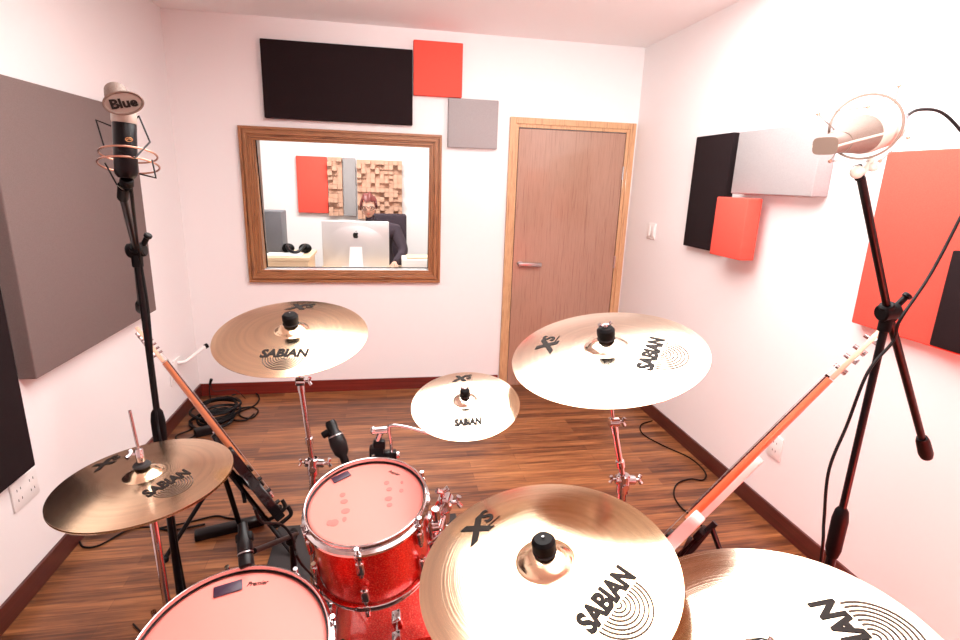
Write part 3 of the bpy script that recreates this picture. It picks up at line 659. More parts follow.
# ------------------------------------------------------------------ tall boom stands
def boom_stand(label, x, y, ztop, top, bot, rot, zclutch, grip=True):
    r_ = thing('boom_microphone_stand', label, 'microphone stand', (x, y, 0)); pv = V((x, y, ztop)); top, bot = V(top), V(bot)
    b = NB(); tube(b, [(x,y,zclutch), pv-V((0,0,.02))], .0085, 14); obj('upper_pole', b, M['black_metal'], r_)
    b = NB(); tube(b, [(x,y,.10), (x,y,zclutch)], .0115, 16); obj('lower_pole', b, M['black_metal'], r_)
    b = NB(); lathe(b, [(.0085,-.075), (.014,-.075), (.018,-.055), (.0185,.03), (.015,.055), (.0088,.065)], Matrix.Translation((x,y,zclutch)), 22); obj('height_clutch', b, M['black_rubber'], r_)
    d = (top-bot).normalized()
    b = NB(); cyl(b, pv+V((-.02,.0,-.003)), pv+V((.022,.0,.003)), .019, seg=22, bev=.003); cyl(b, pv-V((0,0,.045)), pv-V((0,0,.01)), .0135, seg=16, bev=.002); cyl(b, pv-d*.022, pv+d*.022, .0155, seg=18, bev=.002); obj('boom_clamp', b, M['black_rubber'], r_)
    b = NB(); k = pv+V((.018,0,.012)); cyl(b, k, k+V((.014,-.004,.022)), .007, seg=12, bev=.002); cyl(b, k+V((.014,-.004,.022)), k+V((.020,-.006,.030)), .010, seg=14, bev=.002); obj('clamp_lever', b, M['black_metal'], r_)
    b = NB(); tube(b, [bot, pv], .0088, 14); tube(b, [pv, top], .0078, 14); obj('boom', b, M['black_metal'], r_)
    b = NB(); m2 = frame(-d, (1,0,0), bot); lathe(b, [(.009,-.035), (.012,-.035), (.0155,-.02), (.017,.03), (.014,.045), (0,.048)], m2, 20); obj('counterweight', b, M['black_rubber'], r_)
    b = NB(); cyl(b, (x,y,.09), (x,y,.17), .019, seg=20, bev=.004); obj('leg_hub', b, M['black_rubber'], r_)
    for k in range(3):
        a = rot+k*2*PI/3; u = V((math.cos(a), math.sin(a), 0)); b = NB(); tube(b, [V((x,y,.13))+u*.012, V((x,y,.017))+u*.32], .0075, 10); lg = obj('leg', b, M['black_metal'], r_)
        b = NB(); tube(b, [V((x,y,.0210))+u*.31, V((x,y,.0135))+u*.335], .0125, 10); obj('rubber_foot', b, M['black_rubber'], lg)
    return r_
# right
pivR = at(888,312,1.2); topR = at(861,178,1.03); botR = pivR+(pivR-topR)*1.02; botR = at(924,446,1.40)
boom_stand('tall black boom stand at right in front of the red panel', pivR.x, pivR.y, pivR.z, topR, botR, .35, .83)
# left
pivL = at(136,250,1.4); topL = at(123,196,1.08); botL = at(141,306,1.72)
boom_stand('tall black boom stand at left in front of the grey panel', pivL.x, pivL.y, pivL.z, topL, botL, .9, .93)
# ------------------------------------------------------------------ right condenser microphone with shock mount
B_, Fp = at(889,126,1.07), at(822,147,.93); d_ = (Fp-B_).normalized(); Lm = (Fp-B_).length
m_ = frame(d_, (0,0,1), B_)
mr = thing('studio_microphone', 'cream condenser microphone with a taupe grille on the right boom', 'microphone', B_)
b = NB(); lathe(b, [(0,-.002), (.016,-.002), (.028,.004), (.035,.014), (.0375,.03), (.0375,Lm*.40), (.036,Lm*.44), (0,Lm*.44)], m_, 36); obj('mic_body', b, M['cream'], mr)
def wedge(b, z0, z1, w0, h0, w1, h1, n=28, p=1.):
    ra, rb = [], []
    for i in range(n):
        a = 2*PI*i/n; ca, sa_ = math.cos(a), math.sin(a)
        ra.append(b.verts.new(m_ @ V((w0*ca, h0*sa_, z0)))); rb.append(b.verts.new(m_ @ V((w1*math.copysign(abs(ca)**p, ca), h1*math.copysign(abs(sa_)**p, sa_), z1))))
    for i in range(n): b.faces.new((ra[i], ra[(i+1) % n], rb[(i+1) % n], rb[i]))
    b.faces.new(ra[::-1]); b.faces.new(rb)
b = NB(); wedge(b, Lm*.442, Lm*.80, .0355, .0355, .018, .025, p=.8); obj('grille', b, M['mesh'], mr)
b = NB(); wedge(b, Lm*.802, Lm*.96, .018, .025, .0150, .021, p=.5); obj('grille_cap', b, M['taupe'], mr)
for sg in (-1, 1):
    b = NB(); tube(b, [m_ @ V((0,sg*.0360,Lm*.445)), m_ @ V((0,sg*.0245,Lm*.80)), m_ @ V((0,sg*.0205,Lm*.96))], .0022, 8); obj('centre_rib', b, M['cream'], mr)
cn = at(905,117,1.10)
b = NB(); cyl(b, B_-d_*.003, B_.lerp(cn,.45), .0085, seg=18, bev=.001); cyl(b, B_.lerp(cn,.45), cn, .0095, .007, seg=18, bev=.001); obj('cable_plug', b, mat('dark_grey_plug', (.20,.19,.22), .35, .6), mr)
smt = thing('shock_mount', 'round wire shock mount with elastic cords around the right microphone', 'shock mount', B_)
rc = at(865,127,1.02); mr_ = frame(V((0,0,CAMZ))-rc+rt*-.12, (0,0,1), rc)
b = NB(); torus(b, .058, .0024, mr_, 64); obj('mount_ring', b, M['taupe'], smt)
pts = [(818,114,.98),(868,107,1.0),(899,86,1.04),(888,130,1.06),(908,138,1.08),(880,161,1.05),(830,161,.98),(845,140,1.0)]
P3 = [at(*p) for p in pts]
b = NB(); tube(b, P3, .0011, 6, closed=True); obj('elastic_cord', b, M['taupe'], smt)
b = NB()
for k in (0,1,2,4,5,6): ball(b, P3[k], .0035, seg=10)
obj('cord_pins', b, M['copper'], smt)
b = NB(); q0_, q1_ = at(866,160,1.03), at(862,172,1.03)
tube(b, [at(871,159,1.04), at(868,166,1.035), at(860,176,1.03)], .006, 10); ball(b, at(857,172,1.02), .0125); ball(b, at(873,167,1.03), .009); obj('swivel_joint', b, M['cream'], smt)
b = NB(); cyl(b, at(860,180,1.03), at(857,165,1.03), .0085, seg=14, bev=.002); obj('thread_adapter', b, M['black_rubber'], smt)
# ------------------------------------------------------------------ left microphone
ml0, ml1 = at(126.5,178,1.02), at(124,119,1.0); d_ = (ml1-ml0).normalized(); Lm = (ml1-ml0).length
tocam = (V((0,0,CAMZ))-ml1).normalized()
m_ = frame(d_, rt, ml0); ml = thing('studio_microphone', 'black studio microphone with a pale oval badge on the left boom', 'microphone', ml0)
b = NB(); lathe(b, [(0,0), (.014,0), (.0185,.006), (.0198,.012), (.0198,Lm*.92), (.019,Lm*.93), (0,Lm*.93)], m_, 36); obj('mic_body', b, M['black_metal'], ml)
b = NB(); lathe(b, [(0,Lm*.932), (.0202,Lm*.932), (.021,Lm*.96), (.021,Lm*1.14), (.018,Lm*1.18), (0,Lm*1.18)], m_, 36); obj('collar', b, M['cream'], ml)
hb0 = at(123,112,1.0); hb1 = at(114.5,88,1.03); mh = frame(hb1-hb0, rt, hb0); Lh = (hb1-hb0).length
b = NB(); lathe(b, [(0,-.008), (.018,-.008), (.0215,.0), (.0215,Lh*.62), (.019,Lh*.88), (.012,Lh*1.0), (0,Lh*1.04)], mh, 36); obj('grille', b, M['mesh'], ml)
bc = at(123.5,103,.965); bmx = frame(V((0,0,CAMZ))-bc, rt*.99+up*.12, bc)
b = NB(); torus(b, 1., .0021, bmx @ Matrix.Diagonal((1,1,1,1)), 56, 8, .0310, .0185); obj('badge_rim', b, M['taupe'], ml)
b = NB(); vs = lathe(b, [(0,-.012), (1,-.012), (1,0), (0,.001)], None, 48)
for v in vs: v.co = bmx @ V((v.co.x*.0305, v.co.y*.0180, v.co.z))
bgo = obj('oval_badge', b, mat('warm_grey_enamel', (.30,.24,.20), .4), ml)
b = text_bm('Blue', .0155, 0, .0009, sx=1.0); s_ = .043/text_w(b)
xform(b, lambda p: bmx @ V((p.x*s_, p.y-.0072, .0018))); obj('badge_lettering', b, M['ink'], bgo, smooth=False)
lg_ = at(129,139.5,.975); mx_ = frame(V((0,0,CAMZ))-lg_, rt, lg_)
b = NB(); torus(b, 1., .0007, mx_, 28, 6, .0055, .0035); tube(b, [mx_ @ V((-.004,-.001,0)), mx_ @ V((0,.0015,0)), mx_ @ V((.004,-.001,0))], .0008, 6); 
o_ = obj('gold_emblem', b, M['gold'], ml)
sl = thing('shock_mount', 'copper wire shock mount around the left microphone', 'shock mount', ml0)
for tt, rr_ in ((.40, .047), (.22, .050)):
    rc = ml0.lerp(ml1, tt)+rt*.006; b = NB(); torus(b, rr_, .0018, frame(d_*.9-tocam*.25, rt, rc), 48); obj('mount_ring', b, M['copper'], sl)
b = NB()
for a0, a1, a2 in (((104,146,1.01),(96,120,1.01),(111,126,1.03)), ((150,142,1.01),(139,116,1.02),(132,122,1.03)), ((105,163,1.0),(117,185,1.0),(124,190,1.03)), ((152,160,1.0),(156,178,1.0),(140,174,1.02)), ((120,150,.96),(135,158,.96),(150,142,1.0))):
    tube(b, [at(*a0), at(*a1), at(*a2)], .0016, 7)
obj('spider_wires', b, M['black_metal'], sl)
b = NB(); cyl(b, ml0-d_*.002, at(127,186,1.03), .012, seg=16, bev=.002); tube(b, [at(124,186,1.03), at(123,197,1.08)], .011, 12); obj('swivel_joint', b, M['black_rubber'], sl)
# ------------------------------------------------------------------ cables
def cable(label, pts, r=.0033, grp=None, sm=8):
    b = NB(); tube(b, pts, r, 8, smooth=sm); p = V(pts[0])
    return single('cable', b, M['cable'], label, 'cable', tuple(V(pts[len(pts)//2])), grp)
pR = pivR
cable('black microphone cable looping from the right microphone down its stand', [cn, at(918,110,1.12), at(938,111,1.14), at(955,124,1.15), at(972,150,1.16), at(975,185,1.17), at(958,222,1.18), at(930,275,1.18), at(900,320,1.16), (pR.x+.0,pR.y-.028,pR.z-.06), at(868,372,1.17), at(847,425,1.18), at(829,470,1.18), at(824,520,1.18), at(821,560,1.19), (pR.x-.03,pR.y-.02,.45), (pR.x-.04,pR.y-.02,.10), (pR.x-.02,pR.y+.10,.006), (pR.x-.1,pR.y+.4,.006)], .0034)
cable('black microphone cable running down the left boom stand', [at(131,188,1.04), at(134,215,1.10), at(139,252,1.33), at(147,300,1.36), at(151,340,1.36), at(153,380,1.37), at(157,420,1.38), at(163,455,1.38), (pivL.x+.02,pivL.y-.03,.6), (pivL.x+.03,pivL.y-.03,.3), (pivL.x+.02,pivL.y-.04,.06), (pivL.x-.10,pivL.y+.10,.006), (pivL.x-.3,pivL.y+.3,.006)], .0034)
z_ = .005
fl = lambda u, v: at(u, v, z=z_)
cable('black cable along the right skirting behind the bass guitar', [(1.905,3.3,z_), fl(641,425), fl(643,434), fl(662,445), fl(690,458), fl(705,472), fl(703,480), fl(690,479), fl(677,484), fl(674,495), fl(680,506), fl(690,515), fl(704,528)], .0045)
cable('loose black cable looping across the floor near the back skirting', [fl(232,395), fl(250,391), fl(259,397), fl(255,405), fl(240,412), fl(242,417), fl(252,418), fl(258,411), fl(252,407), fl(238,409), fl(229,415), fl(233,420), fl(246,420), fl(254,414)], .006)
cable('black cable on the floor left of the hi-hat stand', [fl(79,541), fl(84,547), fl(100,545), fl(128,530), fl(150,527), fl(172,530), fl(205,524)], .0045)
cable('black cable on the floor under the guitar stand', [fl(150,532), fl(160,528), fl(190,522), fl(215,516), fl(228,518), fl(245,520)], .0045)
cable('black cable arching beside the snare microphone stand', [(-.29,1.10,.935), at(262,522,1.25), at(280,524,1.35), at(291,535,1.37), at(295,550,1.38), at(300,562,1.38), (-.2,1.42,.4), (-.2,1.44,.014)], .0034)
# coiled pile by the corner
rng = random.Random(3)
gp = 'coiled cables in the back left corner'
heap = V((-1.18, 3.68, 0))
for k in range(7):
    r0 = .10+.055*rng.random(); pts = []
    cx, cy = heap.x+rng.uniform(-.05,.05), heap.y+rng.uniform(-.08,.10)
    for i in range(34):
        a = i*2*PI/11+k; pts.append((cx+(r0+.012*math.sin(i*1.7+k))*math.cos(a), cy+(r0+.01*math.cos(i*2.1))*1.15*math.sin(a), .008+.010*k+.004*math.sin(i*.9+k)))
    b = NB(); tube(b, pts, .0062, 7, smooth=3); single('coiled_cable', b, M['cable'], 'black coiled cable in the heap in the back left corner', 'cable', (cx, cy, 0), gp)
b = NB(); box(b, (-.055,-.03,0), (.055,.03,.05), .008, Matrix.Translation((-1.17,3.42,.001)) @ Matrix.Rotation(.5,4,'Z')); single('power_adapter', b, M['black_plastic'], 'black power adapter on the floor in front of the cable heap', 'adapter', (-1.17,3.42,0))
cable('black lead from the power adapter towards the left wall', [(-1.20,3.40,.02), (-1.24,3.36,.006), (-1.31,3.36,.005), (-1.33,3.42,.005), (-1.27,3.50,.006), (-1.30,3.60,.006)], .005)
t_ = thing('audio_plug', 'thin black plug on a wire standing up over the cable heap', 'plug', (-1.30,3.90,0))
b = NB(); tube(b, [(-1.28,3.95,.006), (-1.285,3.95,.10), (-1.27,3.95,.155)], .004, 8); tube(b, [(-1.27,3.95,.155), (-1.25,3.95,.09), (-1.12,3.98,.085), (-1.05,3.99,.006)], .0025, 7, smooth=4); obj('wire', b, M['cable'], t_)
b = NB(); tube(b, [(-1.278,3.95,.140), (-1.262,3.95,.185)], [.008,.011], 12); obj('plug_body', b, M['black_rubber'], t_)
# ------------------------------------------------------------------ guitars
def spline_poly(pts, n=5):
    P = [V((x, y, 0)) for x, y in pts]; out = []; N = len(P)
    for i in range(N):
        a, b_, c, d = P[i-1], P[i], P[(i+1) % N], P[(i+2) % N]
        for k in range(n):
            s = k/n; q_ = .5*((2*b_)+(c-a)*s+(2*a-5*b_+4*c-d)*s*s+(3*b_-a-3*c+d)*s**3); out.append((q_.x, q_.y))
    return out
def guitar(name, label, base, axis, nrm, sc, body, neckm, headm, bass=False, guard=None, mirror=1):
    a = V(axis).normalized(); n = V(nrm); n = (n-a*n.dot(a)).normalized(); w = n.cross(a)
    m_ = Matrix((w, n, a)).transposed().to_4x4(); m_.translation = V(base)
    root = thing(name, label, 'guitar', mw=m_)
    S = sc; Lb = (.40 if not bass else .44)*S; nut = (.82 if not bass else .97)*S; top = (1.0 if not bass else 1.17)*S
    mr_ = mirror
    horn = Lb*1.13 if not bass else Lb*1.38
    out = [(0,0), (.11,.01), (.165,.09), (.155,.17), (.115,.235), (.125,.31), (.135,.37), (.095,.385), (.045,.34), (.03,.33),
           (-.03,.33), (-.045,.35), (-.085,horn/S*.99), (-.125,horn/S*.97), (-.135,.36), (-.115,.25), (-.15,.18), (-.165,.09), (-.11,.01)]
    poly = [(x*S*mr_, y*S) for x, y in spline_poly(out, 4)]
    th = .040*S
    # body extruded along the front normal (local y): build in (x, z) then turn
    Rm = Matrix(((1,0,0,0),(0,0,1,0),(0,1,0,0),(0,0,0,1)))
    b = NB(); prism(b, poly, -th, 0, Rm, .006); obj('body', b, body, root, local=True, autos=50)
    b = NB(); nw0, nw1 = .029*S, .021*S
    pr = []
    for z, hw, dp in ((Lb*.72, .030*S, .026*S), (Lb, .029*S, .026*S), (nut, .022*S, .021*S)):
        pr.append([(hw*math.cos(PI+PI*i/10), dp*math.sin(PI+PI*i/10)+.004, z) for i in range(11)])
    rows = [[b.verts.new(p) for p in r] for r in pr]
    for i in range(2):
        for k in range(10): b.faces.new((rows[i][k], rows[i][k+1], rows[i+1][k+1], rows[i+1][k]))
        b.faces.new((rows[i][10], rows[i][0], rows[i+1][0], rows[i+1][10]))
    b.faces.new(rows[0]); b.faces.new(rows[-1][::-1]); bmesh.ops.translate(b, verts=b.verts, vec=(0,.004,0)); obj('neck', b, neckm, root, local=True)
    b = NB(); fbp = [(-.028*S,Lb*.80), (.028*S,Lb*.80), (.0215*S,nut), (-.0215*S,nut)]; prism(b, fbp, .0085, .0135, Rm); fb = obj('fretboard', b, M['rosewood'], root, local=True, smooth=False)
    b = NB()
    for k in range(1, 21):
        z = nut-(nut-Lb*.35)*(1-2**(-k/12))*1.05
        if z < Lb*.82: break
        box(b, (-.022*S,.0136,z-.0008), (.022*S,.0146,z+.0008))
    obj('frets', b, M['steel'], fb, local=True, smooth=False)
    b = NB(); box(b, (-.0215*S,.002,nut), (.0215*S,.016,nut+.006)); obj('nut', b, M['ink'] if bass else M['cream'], root, local=True, smooth=False)
    b = NB(); hp = [(-.021*S,nut+.004), (.021*S,nut+.004), (.038*S*mr_,nut+.045*S), (.034*S*mr_,top-.03*S), (.010*S*mr_,top), (-.028*S*mr_,top-.012*S), (-.032*S*mr_,nut+.05*S)]
    if mr_ < 0: hp = [hp[1], hp[0]]+hp[2:]
    prism(b, hp, -.012, .003, Rm, .002); obj('headstock', b, headm, root, local=True)
    nt_ = 4 if bass else 6
    for k in range(nt_):
        z = nut+.045*S+(top-nut-.08*S)*k/(nt_-1); sd = (1 if k % 2 else -1) if bass else 1
        b = NB(); cyl(b, (sd*.018*S*mr_,.003,z), (sd*.018*S*mr_,.018,z), .0045 if not bass else .007, seg=12); cyl(b, (sd*.030*S*mr_,-.018,z), (sd*.052*S*mr_,-.018,z), .003, seg=8); cyl(b, (sd*.018*S*mr_,-.024,z), (sd*.018*S*mr_,-.011,z), .008, seg=12)
        box(b, (min(sd*.050*S*mr_,sd*.060*S*mr_),-.024,z-.009), (max(sd*.050*S*mr_,sd*.060*S*mr_),-.012,z+.009), .003); obj('tuning_peg', b, M['chrome'], root, local=True)
    b = NB(); ns = 4 if bass else 6
    for k in range(ns):
        x = (-.5+k/(ns-1)); tube(b, [(x*.052*S,.016,Lb*.26), (x*.036*S,.0168,nut+.003), (x*.03*S,.012,nut+.05*S)], .0007 if not bass else .0012, 5)
    obj('strings', b, M['steel'], root, local=True)
    b = NB(); box(b, (-.038*S,.0006,Lb*.22), (.038*S,.013,Lb*.30), .002); obj('bridge', b, M['chrome'], root, local=True)
    for z in ((Lb*.42, Lb*.62) if not bass else (Lb*.5,)):
        b = NB(); box(b, (-.040*S,.0006,z-.014), (.040*S,.011,z+.014), .003); obj('pickup', b, M['black_plastic'], root, local=True)
    for k, (x, z) in enumerate(((.09,.20),(.11,.14),(.12,.08))):
        b = NB(); cyl(b, (x*S*mr_,.0006,z*S), (x*S*mr_,.019,z*S), .010, .008, seg=16, bev=.002); obj('knob', b, M['black_plastic'] if not bass else M['chrome'], root, local=True)
    b = NB(); cyl(b, (-.11*S*mr_,-th/2,horn*.995), (-.112*S*mr_,-th/2,horn+.012), .005, .007, seg=12); obj('strap_button', b, M['chrome'], root, local=True)
    if guard: 
        b = NB(); gp_ = [(x*.8, y*.86+.02*S) for x, y in poly]; prism(b, gp_, .0004, .0026, Rm); obj('pickguard', b, guard, root, local=True)
    return m_
gl_a, gl_n = V((-.551,.146,.822)).normalized(), V((.775,.454,.439))
gmL = guitar('electric_guitar', 'black electric guitar with an orange-lit neck leaning on the left', (-.481,2.296,.128), gl_a, gl_n, 1.05, M['guitar_black'], M['neck'], M['maple'])
gr_a, gr_n = V((.541,-.151,.827)).normalized(), V((-.518,.715,.469))
gmR = guitar('bass_guitar', 'white bass guitar with orange-lit neck leaning at the right wall', (.876,1.551,.25), gr_a, gr_n, 1.02, M['guitar_white'], M['neck'], M['maple'], bass=True, mirror=-1)
def guitar_stand(label, gm, sc, Lb, gz):
    """A-frame stand: padded yoke under the body, neck-side post, feet on the floor"""
    w, n, a, o = gm.to_3x3().col[0], gm.to_3x3().col[1], gm.to_3x3().col[2], gm.translation
    root = thing('guitar_stand', label, 'guitar stand', (o.x-n.x*.12, o.y-n.y*.12, 0))
    th = .04*sc; bk = gm @ V((0,-th-.030,Lb*.62)); lo = gm @ V((0,-th-.030,.05)); f0 = V((lo.x, lo.y, .02))
    apex = bk+a*.10
    nh = V((n.x, n.y, 0)).normalized(); wh = V((w.x, w.y, 0)).normalized()
    b = NB(); tube(b, [apex, lo, ], .011, 12); obj('spine', b, M['black_metal'], root)
    for s in (-1, 1):
        b = NB(); ft = V((apex.x, apex.y, 0))*0+V((lo.x+wh.x*s*.20+nh.x*.10, lo.y+wh.y*s*.20+nh.y*.10, .014)); tube(b, [apex-a*.03, ft], .010, 12); lg = obj('leg', b, M['black_metal'], root)
        b = NB(); cyl(b, ft-V((0,0,.012)), ft+V((0,0,.012)), .016, seg=14, bev=.003); obj('rubber_foot', b, M['black_rubber'], lg)
        b = NB(); q_ = [gm @ V((s*.02,-th-.028,.03)), gm @ V((s*.085,-th-.022,-.004)), gm @ V((s*.088,.0,-.012)), gm @ V((s*.090,.024,-.004)), gm @ V((s*.092,.030,.03))]; tube(b, q_, .0095, 10, smooth=4); obj('cradle_arm', b, M['black_rubber'], root)
    b = NB(); ft = V((apex.x-nh.x*.26, apex.y-nh.y*.26, .014)); tube(b, [apex-a*.02, ft], .010, 12); lg = obj('leg', b, M['black_metal'], root)
    b = NB(); cyl(b, ft-V((0,0,.012)), ft+V((0,0,.012)), .016, seg=14, bev=.003); obj('rubber_foot', b, M['black_rubber'], lg)
    b = NB(); mid = (apex+V((0,0,0)))*.5+lo*.5; box(b, (-.11,-.008,-.008), (.11,.008,.008), .003, frame((0,0,1), wh, mid)); obj('cross_bar', b, M['black_metal'], root)
    b = NB(); m2 = frame(a, w, gm @ V((0,-th-.022,Lb*.70))); box(b, (-.05,-.012,-.02), (.05,.013,.02), .008, m2, 3); obj('back_pad', b, M['black_rubber'], root)
guitar_stand('black guitar stand under the black guitar at left', gmL, 1.05, .42, 0)
guitar_stand('black guitar stand under the white bass at right', gmR, 1.02, .45, 0)
# stand foot lying flat beside the left guitar
t_ = thing('microphone_stand', 'low black stand with a flat wide foot beside the left guitar', 'microphone stand', (-.72,2.36,0))
b = NB(); box(b, (-.15,-.03,0), (.15,.03,.035), .008, Matrix.Translation((-.74,2.37,.001)) @ Matrix.Rotation(.30,4,'Z')); obj('foot', b, M['black_metal'], t_)
b = NB(); tube(b, [(-.70,2.38,.03), (-.73,2.37,.22), (-.75,2.36,.34)], .012, 12); obj('post', b, M['black_metal'], t_)
# ------------------------------------------------------------------ control room beyond the glass
CX0, CX1, CY1 = -2.1, 1.7, 6.45; CY0 = D+.2
b = NB(); box(b, (CX0-T, CY0, -.1), (CX1+T, CY1+T, 0)); struct('floor_far', b, M['floor'], smooth=False)
b = NB(); box(b, (CX0-T, CY0+.001, H), (CX1+T, CY1+T, H+.1)); struct('ceiling_far', b, M['ceiling'], smooth=False)
b = NB(); box(b, (CX0, CY1, 0), (CX1, CY1+T, H)); struct('wall_far_back', b, M['wall'], smooth=False)
b = NB(); box(b, (CX0-T, CY0+.001, 0), (CX0, CY1+T, H)); struct('wall_far_left', b, M['wall'], smooth=False)
b = NB(); box(b, (CX1, CY0+.001, 0), (CX1+T, CY1+T, H)); struct('wall_far_right', b, M['wall'], smooth=False)
b = NB(); box(b, (CX0, CY0+.0, 0), (XL-T, CY0+.05, H)); struct('wall_far_front', b, M['wall'], smooth=False)
panel((-.955, CY1-.05, 1.245), (-.625, CY1-e, 1.862), 'red_fabric', 'red fabric panel on the control room wall behind the window')
panel((-.455, CY1-.05, 1.22), (-.315, CY1-e, 1.862), 'lightgrey_fabric', 'narrow grey panel between the wooden diffusers in the control room')
def diffuser(x0, x1, z0, z1, label):
    root = thing('wood_diffuser', label, 'acoustic diffuser', ((x0+x1)/2, CY1, z0))
    b = NB(); box(b, (x0,CY1-.02,z0), (x1,CY1-e,z1)); obj('backing_board', b, M['diffuser_wood'], root, smooth=False)
    rg = random.Random(5); nx = max(2, round((x1-x0)/.05)); nz = round((z1-z0)/.05); b = NB()
    for i in range(nx):
        for j in range(nz):
            dpt = rg.choice((.02,.045,.07,.10)); dx = (x1-x0)/nx; dz = (z1-z0)/nz
            box(b, (x0+i*dx+.001,CY1-.021-dpt,z0+j*dz+.001), (x0+(i+1)*dx-.001,CY1-.0195,z0+(j+1)*dz-.001))
    obj('wood_blocks', b, M['diffuser_wood'], root, smooth=False)
diffuser(-.618, -.462, 1.22, 1.862, 'narrow wooden block diffuser beside the red control room panel')
diffuser(-.300, .205, 1.19, 1.848, 'wide wooden block diffuser behind the seated person')
# desk
dk = thing('desk', 'pale wooden desk in the control room under the computer', 'desk', (-.2,5.1,0))
b = NB(); box(b, (-.62,4.86,.74), (.62,5.62,.775), .004); obj('desktop', b, M['desk_wood'], dk, smooth=False)
for x in (-.59,.59):
    for y in (4.92,5.55): b = NB(); box(b, (x-.025,y-.025,0), (x+.025,y+.025,.739)); obj('leg', b, M['desk_wood'], dk, smooth=False)
def cabinet(x0, x1, y0, y1, z, label):
    r_ = thing('side_cabinet', label, 'cabinet', ((x0+x1)/2,(y0+y1)/2,0))
    b = NB(); box(b, (x0,y0,z-.03), (x1,y1,z), .003); obj('cabinet_top', b, M['desk_wood'], r_, smooth=False)
    b = NB(); box(b, (x0+.02,y0+.02,0), (x1-.02,y1-.02,z-.031)); obj('cabinet_body', b, M['desk_wood'], r_, smooth=False)
cabinet(-1.55, -.645, 4.80, 5.35, .962, 'pale wooden side cabinet carrying the grey loudspeaker')
cabinet(.64, 1.4, 4.80, 5.35, .86, 'pale wooden side cabinet right of the control room desk')
b = NB(); box(b, (-1.02,4.84,.963), (-.72,5.02,.978), .003); single('paper_stack', b, M['white_plastic'], 'white papers on the side cabinet in front of the loudspeaker', 'paper', (-.87,4.93,.963))
b = NB(); box(b, (.16,4.95,.776), (.50,5.25,.93), .006); single('equipment_box', b, M['white_plastic'], 'white box on the desk right of the silver computer', 'box', (.33,5.1,.776))
b = NB(); box(b, (.20,4.98,.931), (.46,5.2,.945), .003); single('notebook', b, M['desk_wood'], 'tan notebook on top of the white box', 'book', (.33,5.1,.931))
sp_ = thing('loudspeaker', 'dark grey studio loudspeaker at the left edge of the window', 'loudspeaker', (-1.05,5.18,.963))
b = NB(); box(b, (-1.17,5.06,.963), (-.905,5.32,1.335), .010); obj('speaker_cabinet', b, M['grey_fabric'] if False else mat('grey_speaker_shell', (.11,.11,.12), .5), sp_)
b = NB(); mw_ = frame((0,1,0),(1,0,0),(-1.037,5.321,1.08)); lathe(b, [(0,.002),(.05,.004),(.085,.010),(.095,.004),(.095,0)], mw_, 30); obj('woofer', b, M['black_rubber'], sp_)
b = NB(); mw_ = frame((0,1,0),(1,0,0),(-1.037,5.321,1.25)); lathe(b, [(0,.006),(.02,.005),(.035,.002),(.036,0)], mw_, 24); obj('tweeter', b, M['black_rubber'], sp_)
hp = thing('headphones', 'dark headphones lying beside the grey loudspeaker', 'headphones', (-.80,5.05,.963))
for sx in (-.865,-.715):
    b = NB(); ball(b, (sx,5.08,1.008), .050, (1.15,.8,.88)); obj('ear_cup', b, M['black_rubber'], hp)
b = NB(); tube(b, [(-.865,5.08,1.035), (-.86,5.0,1.03), (-.82,4.93,1.0), (-.76,4.93,.995), (-.72,5.0,1.03), (-.715,5.08,1.035)], .014, 10, smooth=4); obj('headband', b, M['black_plastic'], hp)
# computer seen from behind
ic = thing('desktop_computer', 'silver all-in-one computer seen from behind through the window', 'computer', (-.27,5.2,.776))
b = NB(); box(b, (-.575,5.185,.825), (.042,5.205,1.255), .008, None, 3); obj('display_shell', b, M['aluminium'], ic)
b = NB(); vs = lathe(b, [(0,0), (1,0), (1.,-.004), (.6,-.020), (0,-.026)], None, 40)
for v in vs: v.co = V((-.267+v.co.x*.27, 5.186+v.co.z*.9, 1.03+v.co.y*.18))
obj('curved_back', b, M['aluminium'], ic)
b = NB(); tube(b, [(-.267,5.165,1.02), (-.267,5.10,.98), (-.267,5.09,.90), (-.267,5.10,.785)], .006, 4); 
b = NB(); prism(b, [(-.055,0), (.055,0), (.070,-.24), (-.070,-.24)], -.006, .004, frame((0,-1,.12),(1,0,0),(-.267,5.135,1.02))); box(b, (-.10+-.267,5.06,.7755), (.10-.267,5.27,.783), .002); obj('stand', b, mat('bright_aluminium', (.9,.9,.92), .3, .3), ic)
b = NB(); lg0 = V((-.267,5.158,1.125)); vs = []
ap = [(0,.022),(.010,.027),(.020,.024),(.024,.014),(.019,.006),(.019,-.004),(.024,-.012),(.016,-.026),(.008,-.028),(0,-.025),(-.008,-.028),(-.017,-.024),(-.024,-.010),(-.025,.004),(-.022,.018),(-.014,.025),(-.006,.025)]
prism(b, ap, 0, .004, frame((0,-1,0),(1,0,0),lg0)); prism(b, [(0,.030),(.003,.040),(.010,.045),(.008,.035)], 0, .004, frame((0,-1,0),(1,0,0),lg0)); obj('maker_emblem', b, M['ink'], ic, smooth=False)
